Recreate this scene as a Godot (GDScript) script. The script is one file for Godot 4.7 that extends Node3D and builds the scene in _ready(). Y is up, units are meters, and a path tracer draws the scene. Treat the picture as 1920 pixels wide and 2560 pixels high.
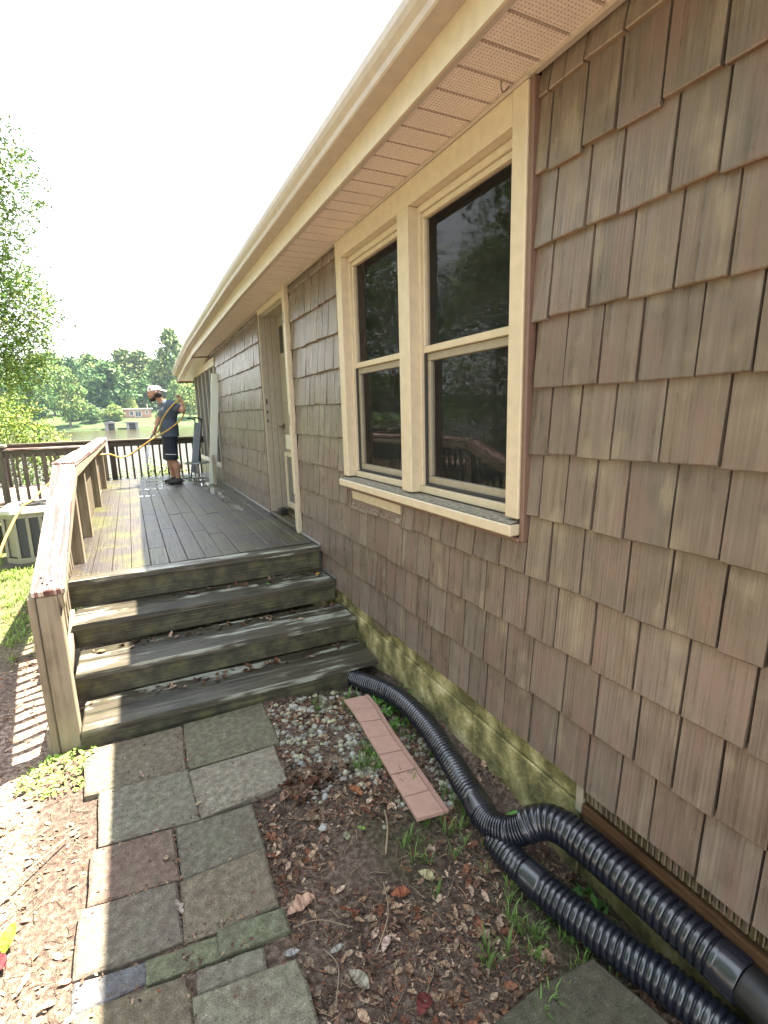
extends Node3D
# A shingled lake house seen along its side wall: deck, steps, paver path, drain pipes, a man with a hose, the lake beyond.

var rng := RandomNumberGenerator.new()
var T := {}      # textures
var M := {}      # materials
var taken := {}  # names in use at top level
var blot := FastNoiseLite.new()
var house: Node3D
var deck: Node3D

# ---------------------------------------------------------------- mesh builder
class MB:
	var v := PackedVector3Array()
	var n := PackedVector3Array()
	var uv := PackedVector2Array()
	var uw := PackedVector2Array()
	var c := PackedColorArray()
	var ix := PackedInt32Array()
	var col := Color(1, 1, 1)
	var off := Vector2.ZERO
	var xf := Transform3D()
	func vert(p: Vector3, nn: Vector3, t: Vector2, k := Color(-1, 0, 0)) -> int:
		var q := xf * p
		var m := (xf.basis * nn).normalized()
		v.append(q); n.append(m); uv.append(t + off)
		uw.append(Vector2(q.x, q.z) if absf(m.y) > 0.6 else (Vector2(q.z, q.y) if absf(m.x) > absf(m.z) else Vector2(q.x, q.y)))
		var kk := col if k.r < 0.0 else k
		c.append(kk)
		return v.size() - 1
	func tri(a: int, b: int, d: int) -> void:   # clockwise seen from the front
		var g := (v[b] - v[a]).cross(v[d] - v[a])
		if g.dot(n[a] + n[b] + n[d]) > 0.0: ix.append_array([a, d, b])
		else: ix.append_array([a, b, d])
	func poly(p: Array, hint: Vector3, g := 1) -> void:
		var nn: Vector3 = (p[1] - p[0]).cross(p[2] - p[0])
		if p.size() > 3: nn += (p[2] - p[0]).cross(p[3] - p[0])
		if nn.length_squared() < 1e-16: return
		nn = nn.normalized()
		if nn.dot(hint) < 0.0: nn = -nn
		var b := v.size()
		for q in p: vert(q, nn, flat(q, nn, g))
		for i in range(1, p.size() - 1): tri(b, b + i, b + i + 1)
	func flat(q: Vector3, nn: Vector3, g: int) -> Vector2:   # metres on the face, the v axis along axis g
		var a := nn.abs()
		var k := 0 if a.x >= a.y and a.x >= a.z else (1 if a.y >= a.z else 2)
		if k == g: return Vector2(q[(g + 1) % 3], q[(g + 2) % 3] * 0.2)
		return Vector2(q[3 - k - g], q[g])
	func box(lo: Vector3, hi: Vector3, bev := 0.0, g := 1) -> void:
		var o := (lo + hi) / 2; var h := (hi - lo).abs() / 2
		var b := minf(bev, minf(h.x, minf(h.y, h.z)) * 0.9)
		for a in 3:
			var e := (a + 1) % 3; var f := (a + 2) % 3
			for s in [-1.0, 1.0]:
				var p := []
				for q in [[-1, -1], [1, -1], [1, 1], [-1, 1]]:
					var w := Vector3.ZERO
					w[a] = s * h[a]; w[e] = q[0] * (h[e] - b); w[f] = q[1] * (h[f] - b)
					p.append(o + w)
				var hn := Vector3.ZERO; hn[a] = s
				poly(p, hn, g)
			if b <= 0.0: continue
			for s in [-1.0, 1.0]:
				for t in [-1.0, 1.0]:
					var p := []
					for q in [[1, 0, -1], [0, 1, -1], [0, 1, 1], [1, 0, 1]]:
						var w := Vector3.ZERO
						w[e] = s * (h[e] - b * q[1]); w[f] = t * (h[f] - b * q[0]); w[a] = q[2] * (h[a] - b)
						p.append(o + w)
					var hn := Vector3.ZERO; hn[e] = s; hn[f] = t
					poly(p, hn, g)
		if b > 0.0:
			for s in 8:
				var d := Vector3(1 if s & 1 else -1, 1 if s & 2 else -1, 1 if s & 4 else -1)
				var k := d * (h - Vector3.ONE * b)
				poly([o + k + Vector3(d.x * b, 0, 0), o + k + Vector3(0, d.y * b, 0), o + k + Vector3(0, 0, d.z * b)], d, g)
	func bar(a: Vector3, b: Vector3, w: float, h: float, up := Vector3.UP, bev := 0.004) -> void:   # box from a to b, w wide, h high
		var z := (b - a).normalized(); var x := up.cross(z).normalized(); var y := z.cross(x)
		var keep := xf
		xf = keep * Transform3D(Basis(x, y, z), (a + b) / 2)
		var l := a.distance_to(b) / 2
		box(Vector3(-w / 2, -h / 2, -l), Vector3(w / 2, h / 2, l), bev, 2)
		xf = keep
	func sheet(p: Array, y0: float, y1: float, bev := 0.006) -> void:   # a slab: outline of Vector2(x, z), from y0 up to y1
		var cc := Vector2.ZERO
		for q in p: cc += q
		cc /= p.size()
		var top := []; var mid := []; var low := []
		for q in p:
			var i: Vector2 = q + (cc - q).normalized() * bev * 1.4
			top.append(Vector3(i.x, y1, i.y)); mid.append(Vector3(q.x, y1 - bev, q.y)); low.append(Vector3(q.x, y0, q.y))
		var b := v.size()
		for q in top: vert(q, Vector3.UP, Vector2(q.x, q.z))
		var fl := PackedVector2Array()
		for q in top: fl.append(Vector2(q.x, q.z))
		var tr := Geometry2D.triangulate_polygon(fl)
		for i in range(0, tr.size(), 3): tri(b + tr[i], b + tr[i + 1], b + tr[i + 2])
		for i in p.size():
			var j := (i + 1) % p.size()
			var o := Vector3(p[i].x + p[j].x - 2 * cc.x, 0, p[i].y + p[j].y - 2 * cc.y)
			poly([top[i], top[j], mid[j], mid[i]], o + Vector3.UP * o.length())
			poly([mid[i], mid[j], low[j], low[i]], o)
	func rings(path: PackedVector3Array, rad: PackedFloat32Array, sides: int, cap := true, squash := 1.0) -> void:
		var side := Vector3.ZERO
		var b := v.size(); var run := 0.0
		for i in path.size():
			var d := path[mini(i + 1, path.size() - 1)] - path[maxi(i - 1, 0)]
			d = d.normalized() if d.length() > 1e-7 else Vector3.FORWARD
			if i == 0: side = (Vector3.UP if absf(d.y) < 0.9 else Vector3.RIGHT).cross(d).normalized()
			side = (side - d * side.dot(d)).normalized()
			var up := d.cross(side)
			if i: run += path[i].distance_to(path[i - 1])
			var slope := 0.0
			var i0 := maxi(i - 1, 0); var i1 := mini(i + 1, path.size() - 1)
			var dl := path[i1].distance_to(path[i0])
			if dl > 1e-6: slope = clampf((rad[i1] - rad[i0]) / dl, -3, 3)
			for k in sides + 1:
				var t := TAU * k / sides
				var o := side * cos(t) + up * sin(t) * squash
				vert(path[i] + o * rad[i], (side * cos(t) * squash + up * sin(t) - d * slope).normalized(), Vector2(float(k) / sides, run))
		for i in path.size() - 1:
			for k in sides:
				var q := b + i * (sides + 1) + k
				tri(q, q + 1, q + sides + 2); tri(q, q + sides + 2, q + sides + 1)
		if cap:
			for e in [0, path.size() - 1]:
				var p := []
				for k in sides: p.append((xf.affine_inverse() * v[b + e * (sides + 1) + k]))
				var d: Vector3 = path[1] - path[0] if e else path[0] - path[1]
				if e: d = path[e] - path[e - 1]
				poly(p, d)
	func tube(pts: Array, r: float, sides := 8, cap := true) -> void:
		var p := PackedVector3Array(pts); var q := PackedFloat32Array()
		for i in p.size(): q.append(r)
		rings(p, q, sides, cap)
	func mesh(m: Material = null) -> ArrayMesh:
		var a := []
		a.resize(Mesh.ARRAY_MAX)
		a[Mesh.ARRAY_VERTEX] = v; a[Mesh.ARRAY_NORMAL] = n; a[Mesh.ARRAY_TEX_UV] = uv; a[Mesh.ARRAY_TEX_UV2] = uw
		a[Mesh.ARRAY_COLOR] = c; a[Mesh.ARRAY_INDEX] = ix
		var me := ArrayMesh.new()
		me.add_surface_from_arrays(Mesh.PRIMITIVE_TRIANGLES, a)
		if m: me.surface_set_material(0, m)
		return me

# ---------------------------------------------------------------- scene helpers
func numbered(called: String) -> String:
	var k: int = taken.get(called, 0)
	taken[called] = k + 1
	return called if k == 0 else "%s_%03d" % [called, k]

func tag(o: Node, label: String, category: String, group := "", kind := "") -> Node:
	if label: o.set_meta("label", label)
	if category: o.set_meta("category", category)
	if group: o.set_meta("group", group)
	if kind: o.set_meta("kind", kind)
	return o

func thing(called: String, label: String, category: String, at := Vector3.ZERO, group := "", turn := 0.0) -> Node3D:
	var o := Node3D.new()
	o.name = numbered(called); o.position = at; o.rotation.y = turn
	add_child(o, true)
	tag(o, label, category, group)
	return o

func put(called: String, mb: MB, m: Material, parent: Node = self) -> MeshInstance3D:
	return put_mesh(called, mb.mesh(m), parent)

func put_mesh(called: String, me: Mesh, parent: Node = self) -> MeshInstance3D:
	var o := MeshInstance3D.new()
	o.name = numbered(called) if parent == self else called
	o.mesh = me
	parent.add_child(o, true)
	return o

func struct(o: Node) -> Node:
	o.set_meta("kind", "structure"); return o

func stuff(o: Node) -> Node:
	o.set_meta("kind", "stuff"); return o

func copy(src: Node3D, called: String, label: String, category: String, at: Vector3, turn := 0.0, size := 1.0, group := "") -> Node3D:
	var o: Node3D = src.duplicate()
	o.name = numbered(called)
	add_child(o, true)
	o.position = at; o.rotation = Vector3(0, turn, 0); o.scale = Vector3.ONE * size
	tag(o, label, category, group)
	return o

func scatter(called: String, me: Mesh, xs: Array, cols: Array, parent: Node = self) -> MultiMeshInstance3D:
	var mm := MultiMesh.new()
	mm.transform_format = MultiMesh.TRANSFORM_3D
	mm.use_colors = true
	mm.mesh = me
	mm.instance_count = xs.size()
	for i in xs.size():
		mm.set_instance_transform(i, xs[i]); mm.set_instance_color(i, cols[i])
	var o := MultiMeshInstance3D.new()
	o.name = numbered(called) if parent == self else called
	o.multimesh = mm
	parent.add_child(o, true)
	stuff(o)
	return o

func rr(a: float, b: float) -> float: return rng.randf_range(a, b)
func pick(a: Array): return a[rng.randi() % a.size()]
func lin(r: float, g: float, b: float) -> Color: return Color(r, g, b).linear_to_srgb()
func V(x: float, y: float, z: float) -> Vector3: return Vector3(x, y, z)

func spline(pts: Array, step: float) -> PackedVector3Array:
	var cv := Curve3D.new()
	cv.bake_interval = step
	for i in pts.size():
		var t: Vector3 = (pts[mini(i + 1, pts.size() - 1)] - pts[maxi(i - 1, 0)]) / 6.0
		cv.add_point(pts[i], -t, t)
	return cv.get_baked_points()

# ---------------------------------------------------------------- textures
func noise(sd: int, f: float, w: int, h: int, oct := 4, kind := FastNoiseLite.TYPE_SIMPLEX_SMOOTH) -> PackedByteArray:
	var x := FastNoiseLite.new()
	x.seed = sd; x.frequency = f; x.noise_type = kind; x.fractal_octaves = oct
	return x.get_seamless_image(w, h).get_data()

func grain(sd: int, f: float, w: int, h: int, stretch: int, oct := 4) -> PackedByteArray:   # streaks along v
	var x := FastNoiseLite.new()
	x.seed = sd; x.frequency = f; x.fractal_octaves = oct
	var im := x.get_seamless_image(w, maxi(h / stretch, 4))
	im.resize(w, h, Image.INTERPOLATE_CUBIC)
	return im.get_data()

func blend(layers: Array, count: int) -> PackedByteArray:   # [bytes, weight] pairs, spread to 0..255
	var o := PackedByteArray(); o.resize(count)
	var tot := 0.0
	for l in layers: tot += absf(l[1])
	var a: PackedByteArray = layers[0][0]; var wa: float = layers[0][1] / tot
	var b: PackedByteArray = layers[1][0] if layers.size() > 1 else a
	var wb: float = layers[1][1] / tot if layers.size() > 1 else 0.0
	var c: PackedByteArray = layers[2][0] if layers.size() > 2 else a
	var wc: float = layers[2][1] / tot if layers.size() > 2 else 0.0
	for i in count: o[i] = clampi(int(a[i] * wa + b[i] * wb + c[i] * wc), 0, 255)
	return o

func ramp_tex(bytes: PackedByteArray, w: int, h: int, stops: Array, alpha := false) -> ImageTexture:   # stops: [position, Color]
	var lut := []
	for i in 256:
		var t := i / 255.0; var k: Color = stops[-1][1]
		for s in stops.size() - 1:
			if t <= stops[s + 1][0]:
				k = stops[s][1].lerp(stops[s + 1][1], clampf((t - stops[s][0]) / (stops[s + 1][0] - stops[s][0]), 0, 1)); break
		lut.append([k.r8, k.g8, k.b8, k.a8])
	var st := 4 if alpha else 3
	var d := PackedByteArray(); d.resize(w * h * st)
	for i in w * h:
		var k: Array = lut[bytes[i]]
		d[i * st] = k[0]; d[i * st + 1] = k[1]; d[i * st + 2] = k[2]
		if alpha: d[i * st + 3] = k[3]
	var im := Image.create_from_data(w, h, false, Image.FORMAT_RGBA8 if alpha else Image.FORMAT_RGB8, d)
	im.generate_mipmaps()
	return ImageTexture.create_from_image(im)

func relief(bytes: PackedByteArray, w: int, h: int, k: float) -> ImageTexture:
	var im := Image.create_from_data(w, h, false, Image.FORMAT_L8, bytes)
	im.convert(Image.FORMAT_RGBA8)
	im.bump_map_to_normal_map(k)
	return ImageTexture.create_from_image(im)

func grey(bytes: PackedByteArray, w: int, h: int) -> ImageTexture:
	return ImageTexture.create_from_image(Image.create_from_data(w, h, false, Image.FORMAT_L8, bytes))

func mat(called: String, col: Color, rough := 0.8, spec := 0.5) -> StandardMaterial3D:
	var m := StandardMaterial3D.new()
	m.resource_name = called
	m.albedo_color = col; m.roughness = rough; m.metallic_specular = spec
	m.vertex_color_use_as_albedo = true
	M[called] = m
	return m

func skin(m: StandardMaterial3D, tex: Texture2D, nrm: Texture2D, scale: Vector2, nk := 1.0, rough: Texture2D = null) -> StandardMaterial3D:
	m.albedo_texture = tex
	if nrm: m.normal_enabled = true; m.normal_texture = nrm; m.normal_scale = nk
	if rough: m.roughness_texture = rough
	m.uv1_scale = Vector3(scale.x, scale.y, 1)
	return m

func over(m: StandardMaterial3D, tex: Texture2D, scale: float) -> void:   # a second layer (moss, stains) laid in world metres through UV2
	m.detail_enabled = true; m.detail_albedo = tex; m.detail_uv_layer = BaseMaterial3D.DETAIL_UV_2
	m.detail_blend_mode = BaseMaterial3D.BLEND_MODE_MIX
	m.uv2_scale = Vector3(scale, scale, 1)

func textures() -> void:
	var w := 512; var n := w * w
	var g1 := grain(3, 0.035, w, w, 16); var g2 := grain(5, 0.12, w, w, 32, 3); var fine := noise(8, 0.2, w, w, 3); var soft := noise(9, 0.012, w, w, 4)
	# vinyl shingle: streaks of grey brown
	var sh := blend([[g1, 0.6], [g2, 0.4], [soft, 0.35]], n)
	T.shake = ramp_tex(sh, w, w, [[0.15, lin(0.15, 0.115, 0.093)], [0.4, lin(0.225, 0.178, 0.148)], [0.6, lin(0.26, 0.209, 0.176)], [0.88, lin(0.36, 0.303, 0.262)]])
	T.shake_n = relief(blend([[g2, 1.0], [g1, 0.6]], n), w, w, 3.0)
	T.shake_r = ramp_tex(blend([[g1, 1.0], [soft, 0.8]], n), w, w, [[0.2, Color(0.62, 0.62, 0.62)], [0.8, Color(1, 1, 1)]])
	# weathered wood
	var wd := blend([[grain(13, 0.05, w, w, 24), 0.55], [grain(15, 0.16, w, w, 40, 3), 0.45], [soft, 0.3]], n)
	T.wood = ramp_tex(wd, w, w, [[0.2, lin(0.05, 0.04, 0.033)], [0.38, lin(0.13, 0.112, 0.092)], [0.55, lin(0.2, 0.178, 0.148)], [0.8, lin(0.32, 0.29, 0.245)]])
	T.wood_n = relief(wd, w, w, 5.0)
	# handrail: worn red stain over pale wood
	var rl := blend([[grain(23, 0.03, w, w, 10), 0.7], [grain(25, 0.1, w, w, 20), 0.4], [noise(26, 0.03, w, w, 4), 0.35]], n)
	T.rail = ramp_tex(rl, w, w, [[0.32, lin(0.06, 0.02, 0.02)], [0.46, lin(0.1, 0.036, 0.034)], [0.53, lin(0.17, 0.09, 0.08)], [0.58, lin(0.36, 0.31, 0.27)], [0.8, lin(0.5, 0.45, 0.4)]])
	T.rail_n = relief(rl, w, w, 6.0)
	# pale planed posts
	var pw := blend([[grain(17, 0.03, w, w, 30), 0.6], [grain(18, 0.12, w, w, 40, 3), 0.3], [soft, 0.5]], n)
	T.post = ramp_tex(pw, w, w, [[0.2, lin(0.15, 0.122, 0.088)], [0.45, lin(0.27, 0.232, 0.178)], [0.8, lin(0.37, 0.33, 0.265)]])
	T.post_n = relief(pw, w, w, 2.5)
	# concrete with aggregate
	var sp := noise(31, 0.11, w, w, 2, FastNoiseLite.TYPE_CELLULAR)
	var cn := blend([[noise(32, 0.13, w, w, 3), 0.5], [noise(33, 0.02, w, w, 5), 0.6], [sp, -0.35]], n)
	var sk := noise(34, 0.16, w, w, 2); var sk2 := noise(35, 0.14, w, w, 2)
	for i in n: cn[i] = clampi(cn[i] + 60 + (70 if sk[i] > 196 else 0) - (45 if sk2[i] > 196 else 0), 0, 255)
	T.concrete = ramp_tex(cn, w, w, [[0.25, lin(0.105, 0.094, 0.077)], [0.48, lin(0.22, 0.2, 0.166)], [0.64, lin(0.29, 0.268, 0.226)], [0.86, lin(0.66, 0.64, 0.6)]])
	T.concrete_n = relief(cn, w, w, 4.0)
	# soil
	var so := blend([[noise(41, 0.06, w, w, 5), 0.7], [noise(42, 0.3, w, w, 3), 0.5]], n)
	T.soil = ramp_tex(so, w, w, [[0.25, lin(0.12, 0.075, 0.055)], [0.5, lin(0.31, 0.208, 0.155)], [0.75, lin(0.64, 0.5, 0.41)]])
	T.soil_n = relief(so, w, w, 7.0)
	# mossy foundation
	var fo := blend([[noise(51, 0.011, w, w, 6), 0.9], [noise(52, 0.09, w, w, 4), 0.25]], n)
	T.base = ramp_tex(fo, w, w, [[0.22, lin(0.085, 0.08, 0.03)], [0.45, lin(0.19, 0.172, 0.068)], [0.6, lin(0.28, 0.25, 0.11)], [0.8, lin(0.46, 0.41, 0.24)]])
	T.base_n = relief(fo, w, w, 5.0)
	# layers that lie over others: green algae, dark damp
	T.algae = ramp_tex(blend([[noise(61, 0.012, w, w, 5), 0.8], [noise(62, 0.09, w, w, 4), 0.4]], n), w, w, [[0.5, Color(0.2, 0.24, 0.07, 0.0)], [0.62, Color(0.26, 0.3, 0.09, 0.4)], [0.75, Color(0.34, 0.38, 0.1, 0.65)]], true)
	var dm := Image.create_from_data(w, w, false, Image.FORMAT_L8, blend([[grain(72, 0.02, w, w, 9, 5), 0.9], [grain(73, 0.09, w, w, 14), 0.45], [soft, 0.4]], n))
	dm.rotate_90(CLOCKWISE)
	T.damp = ramp_tex(dm.get_data(), w, w, [[0.3, Color(0.13, 0.125, 0.09, 0.85)], [0.44, Color(0.24, 0.24, 0.16, 0.35)], [0.53, Color(0.3, 0.3, 0.2, 0.0)], [0.58, Color(0.55, 0.57, 0.5, 0.0)], [0.68, Color(0.64, 0.65, 0.6, 0.75)]], true)
	T.rot = ramp_tex(blend([[noise(67, 0.014, w, w, 5), 0.8], [noise(68, 0.05, w, w, 4), 0.2]], n), w, w, [[0.3, Color(0.15, 0.145, 0.1, 0.75)], [0.5, Color(0.2, 0.2, 0.12, 0.5)], [0.62, Color(0.28, 0.28, 0.15, 0.3)], [0.78, Color(0.36, 0.37, 0.18, 0.4)]], true)
	T.drip = ramp_tex(blend([[grain(69, 0.016, w, w, 4, 5), 0.8], [soft, 0.5]], n), w, w, [[0.25, Color(0.46, 0.37, 0.34, 0.55)], [0.45, Color(0.45, 0.39, 0.36, 0.0)], [0.56, Color(0.5, 0.45, 0.39, 0.0)], [0.75, Color(0.56, 0.51, 0.44, 0.45)]], true)
	T.wetmoss = ramp_tex(blend([[noise(63, 0.011, w, w, 5), 0.8], [noise(64, 0.07, w, w, 4), 0.3]], n), w, w, [[0.3, Color(0.17, 0.155, 0.16, 0.75)], [0.46, Color(0.22, 0.205, 0.2, 0.25)], [0.56, Color(0.26, 0.28, 0.1, 0.15)], [0.74, Color(0.29, 0.31, 0.12, 0.5)]], true)
	T.grime = ramp_tex(blend([[noise(65, 0.013, w, w, 5), 0.8], [noise(66, 0.08, w, w, 4), 0.4]], n), w, w, [[0.3, Color(0.3, 0.24, 0.2, 0.35)], [0.45, Color(0.36, 0.33, 0.26, 0.1)], [0.58, Color(0.36, 0.38, 0.24, 0.0)], [0.76, Color(0.36, 0.38, 0.26, 0.22)]], true)
	T.cloth_n = relief(noise(81, 0.3, 256, 256, 2), 256, 256, 3.0)
	T.mott = ramp_tex(noise(82, 0.03, 256, 256, 4), 256, 256, [[0.25, Color(0.955, 0.955, 0.955)], [0.75, Color(1, 1, 1)]])
	# perforated soffit: a tile of eight by eight holes
	var d := Image.create(128, 128, false, Image.FORMAT_RGB8)
	var nz := noise(83, 0.03, 128, 128, 3)
	for y in 128:
		for x in 128:
			var px := Vector2(x % 16 - 8, y % 16 - 8).length()
			var k := 0.93 + 0.07 * nz[y * 128 + x] / 255.0
			d.set_pixel(x, y, Color(0.55, 0.46, 0.44) if px < 3.0 else Color(0.9 * k, 0.885 * k, 0.86 * k))
	d.generate_mipmaps()
	T.holes = ImageTexture.create_from_image(d)
	var wv := noise(84, 0.02, w, w, 4)
	T.water_n = relief(wv, w, w, 6.0)
	T.leafy = ramp_tex(blend([[noise(85, 0.03, 256, 256, 5), 0.8], [noise(86, 0.16, 256, 256, 3), 0.4]], 256 * 256), 256, 256, [[0.25, Color(0.5, 0.46, 0.44)], [0.5, Color(0.86, 0.84, 0.82)], [0.75, Color(1, 1, 1)]])
	T.bark = ramp_tex(g1, w, w, [[0.3, lin(0.05, 0.04, 0.032)], [0.7, lin(0.17, 0.14, 0.115)]])
	T.grass = ramp_tex(blend([[noise(91, 0.02, w, w, 5), 0.7], [noise(92, 0.2, w, w, 3), 0.4]], n), w, w, [[0.3, lin(0.022, 0.052, 0.006)], [0.6, lin(0.042, 0.088, 0.01)], [0.8, lin(0.066, 0.112, 0.018)]])

func materials() -> void:
	skin(mat("shake", Color(0.94, 0.925, 0.905), 0.4), T.shake, T.shake_n, Vector2(1.3, 0.9), 0.5, T.shake_r)
	over(M.shake, T.drip, 0.75)
	skin(mat("wood", Color(0.6, 0.585, 0.555), 0.4), T.wood, T.wood_n, Vector2(2.2, 0.7), 1.0)
	over(M.wood, T.damp, 0.55)
	skin(mat("deck_wood", Color(0.49, 0.455, 0.425), 0.4), T.wood, T.wood_n, Vector2(2.2, 0.6), 0.9)
	over(M.deck_wood, T.wetmoss, 0.28)
	skin(mat("post_wood", Color(0.84, 0.82, 0.78), 0.75), T.post, T.post_n, Vector2(1.6, 0.5), 0.7)
	skin(mat("riser_wood", Color(0.66, 0.66, 0.6), 0.6), T.wood, T.wood_n, Vector2(2.2, 0.7), 1.0)
	over(M.riser_wood, T.rot, 0.8)
	skin(mat("rail_wood", Color(1, 1, 1), 0.7), T.rail, T.rail_n, Vector2(2.0, 0.55), 1.0)
	skin(mat("concrete", Color(0.9, 0.9, 0.88), 0.85), T.concrete, T.concrete_n, Vector2(2.1, 2.1), 1.0)
	over(M.concrete, T.grime, 0.9)
	skin(mat("soil", Color(0.9, 0.9, 0.9), 0.95), T.soil, T.soil_n, Vector2(0.9, 0.9), 1.2)
	skin(mat("base", Color(1, 1, 1), 0.9), T.base, T.base_n, Vector2(0.9, 0.9), 1.0)
	skin(mat("cream", lin(0.55, 0.465, 0.34), 0.42), T.mott, null, Vector2(1.4, 1.4))
	skin(mat("tan_trim", lin(0.29, 0.252, 0.195), 0.5), T.mott, null, Vector2(1.4, 1.4))
	skin(mat("white_trim", lin(0.66, 0.63, 0.52), 0.4), T.mott, null, Vector2(1.4, 1.4))
	skin(mat("pink_trim", lin(0.42, 0.355, 0.3), 0.4), T.mott, null, Vector2(1.4, 1.4))
	skin(mat("brown_trim", lin(0.16, 0.095, 0.07), 0.5), T.mott, null, Vector2(2, 2))
	skin(mat("soffit", Color(0.95, 0.9, 0.88), 0.55), T.holes, null, Vector2(1 / 0.112, 1 / 0.112))
	skin(mat("sill", lin(0.5, 0.5, 0.46), 0.7), T.concrete, T.concrete_n, Vector2(3, 3), 0.5)
	M.sill.albedo_color = Color(1.0, 1.0, 0.97)
	mat("sheath", lin(0.045, 0.025, 0.018), 0.9)
	skin(mat("raw_board", Color(0.62, 0.5, 0.4), 0.95, 0.2), T.wood, T.wood_n, Vector2(2, 1), 0.8)
	skin(mat("ac_top", lin(0.42, 0.41, 0.36), 0.45), T.mott, null, Vector2(2, 2))
	mat("boat_roof", lin(0.16, 0.155, 0.15), 0.8)
	mat("near_black", lin(0.008, 0.009, 0.009), 0.9)
	mat("louvre", lin(0.14, 0.145, 0.145), 0.6)
	mat("dark", lin(0.03, 0.028, 0.027), 0.8)
	mat("screen", lin(0.03, 0.032, 0.035), 0.7)
	mat("plastic", lin(0.009, 0.011, 0.018), 0.27, 0.7)
	mat("rubber", lin(0.01, 0.01, 0.01), 0.5)
	skin(mat("siding", lin(0.4, 0.27, 0.225), 0.6), T.mott, T.shake_n, Vector2(2, 2), 0.3)
	mat("cottage", lin(0.36, 0.2, 0.16), 0.9); mat("pane_far", lin(0.03, 0.05, 0.07), 0.1); mat("boat_wall", lin(0.2, 0.19, 0.18), 0.8)
	mat("pale_metal", lin(0.6, 0.64, 0.58), 0.3).metallic = 0.3
	mat("table_glass", lin(0.16, 0.2, 0.19), 0.04)
	mat("metal", lin(0.3, 0.3, 0.29), 0.35).metallic = 0.8
	skin(mat("ac_paint", lin(0.25, 0.23, 0.18), 0.5), T.mott, null, Vector2(2, 2))
	mat("hose", lin(0.42, 0.25, 0.045), 0.45)
	skin(mat("leaf_dry", Color(1, 1, 1), 0.75, 0.3), T.leafy, null, Vector2(0.45, 0.45))
	M.leaf_dry.backlight = Color(0.15, 0.12, 0.08)
	mat("leaf_live", Color(1, 1, 1), 0.65, 0.35).backlight = Color(0.62, 0.66, 0.25)
	mat("stone", Color(0.86, 0.86, 0.84), 0.6)
	skin(mat("bark", Color(1, 1, 1), 0.95), T.bark, T.shake_n, Vector2(1, 0.5))
	skin(mat("lawn", Color(1, 1, 1), 0.95), T.grass, null, Vector2(0.08, 0.08))
	mat("plain", Color(1, 1, 1), 0.7)
	mat("gloss", Color(1, 1, 1), 0.35)
	skin(mat("cloth", Color(1, 1, 1), 0.9), null, T.cloth_n, Vector2(6, 6), 0.6)
	var gl := mat("glass", Color(0.06, 0.08, 0.09, 0.25), 0.035, 0.3)
	gl.transparency = BaseMaterial3D.TRANSPARENCY_ALPHA
	gl.vertex_color_use_as_albedo = false
	mat("ripple", lin(0.035, 0.028, 0.017), 0.3); skin(M.ripple, null, T.water_n, Vector2(0.35, 1.2), 2.0)
	var wt := mat("water", lin(0.04, 0.03, 0.014), 0.1)
	skin(wt, null, T.water_n, Vector2(0.25, 0.6), 0.5)
	var pd := mat("puddle", Color(0.4, 0.42, 0.45, 0.2), 0.05)
	pd.transparency = BaseMaterial3D.TRANSPARENCY_ALPHA
	pd.vertex_color_use_as_albedo = false
	var sy := mat("spray", Color(0.95, 0.97, 1.0, 0.35), 0.6)
	sy.transparency = BaseMaterial3D.TRANSPARENCY_ALPHA
	sy.vertex_color_use_as_albedo = false

# ---------------------------------------------------------------- camera, sky, sun
func _ready() -> void:
	rng.seed = 20240611
	blot.seed = 4; blot.frequency = 0.9; blot.fractal_octaves = 3
	var cam := Camera3D.new()
	cam.name = "camera"
	var pt := 0.194819; var rl := 0.0282965; var yw := 0.457098
	var cy := cos(yw); var sy := sin(yw); var cp := cos(pt); var sp := sin(pt); var cr := cos(rl); var sr := sin(rl)
	var y0 := V(cy, 0, sy); var y1 := V(0, 1, 0); var y2 := V(-sy, 0, cy)
	var p1 := y1 * cp - y2 * sp; var p2 := y1 * sp + y2 * cp
	cam.basis = Basis(y0 * cr - p1 * sr, y0 * sr + p1 * cr, p2)
	cam.position = V(0, 1.8, 0)
	cam.fov = rad_to_deg(2.0 * atan(1280.0 / 1265.48))
	cam.near = 0.05; cam.far = 1500.0
	add_child(cam)
	var env := Environment.new()
	env.background_mode = Environment.BG_SKY
	var sky := Sky.new(); var ps := ProceduralSkyMaterial.new()
	ps.sky_top_color = Color(0.78, 0.82, 0.87); ps.sky_horizon_color = Color(0.95, 0.95, 0.94); ps.sky_curve = 0.2
	ps.ground_bottom_color = Color(0.2, 0.22, 0.16); ps.ground_horizon_color = Color(0.5, 0.52, 0.48)
	ps.sky_energy_multiplier = 0.75
	sky.sky_material = ps
	env.sky = sky
	env.tonemap_mode = Environment.TONE_MAPPER_LINEAR
	env.tonemap_exposure = 9.5
	env.sdfgi_enabled = true; env.ssao_enabled = true; env.ssil_enabled = true
	env.fog_enabled = true; env.fog_density = 0.00015; env.fog_light_color = Color(0.8, 0.9, 1.0)
	var we := WorldEnvironment.new()
	we.name = "environment"; we.environment = env
	add_child(we)
	var sun := DirectionalLight3D.new()
	sun.name = "sun"
	sun.light_energy = 1.6; sun.light_angular_distance = 0.53; sun.light_color = Color(1.0, 0.955, 0.88); sun.shadow_enabled = true
	add_child(sun)
	sun.basis = Basis.looking_at(-V(0.4, 1.0, -0.13))
	textures()
	materials()
	terrain()
	build_house()
	build_deck()
	path_and_bed()
	pipes()
	objects()
	man_and_hose()
	far_shore()
	greenery()

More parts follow.
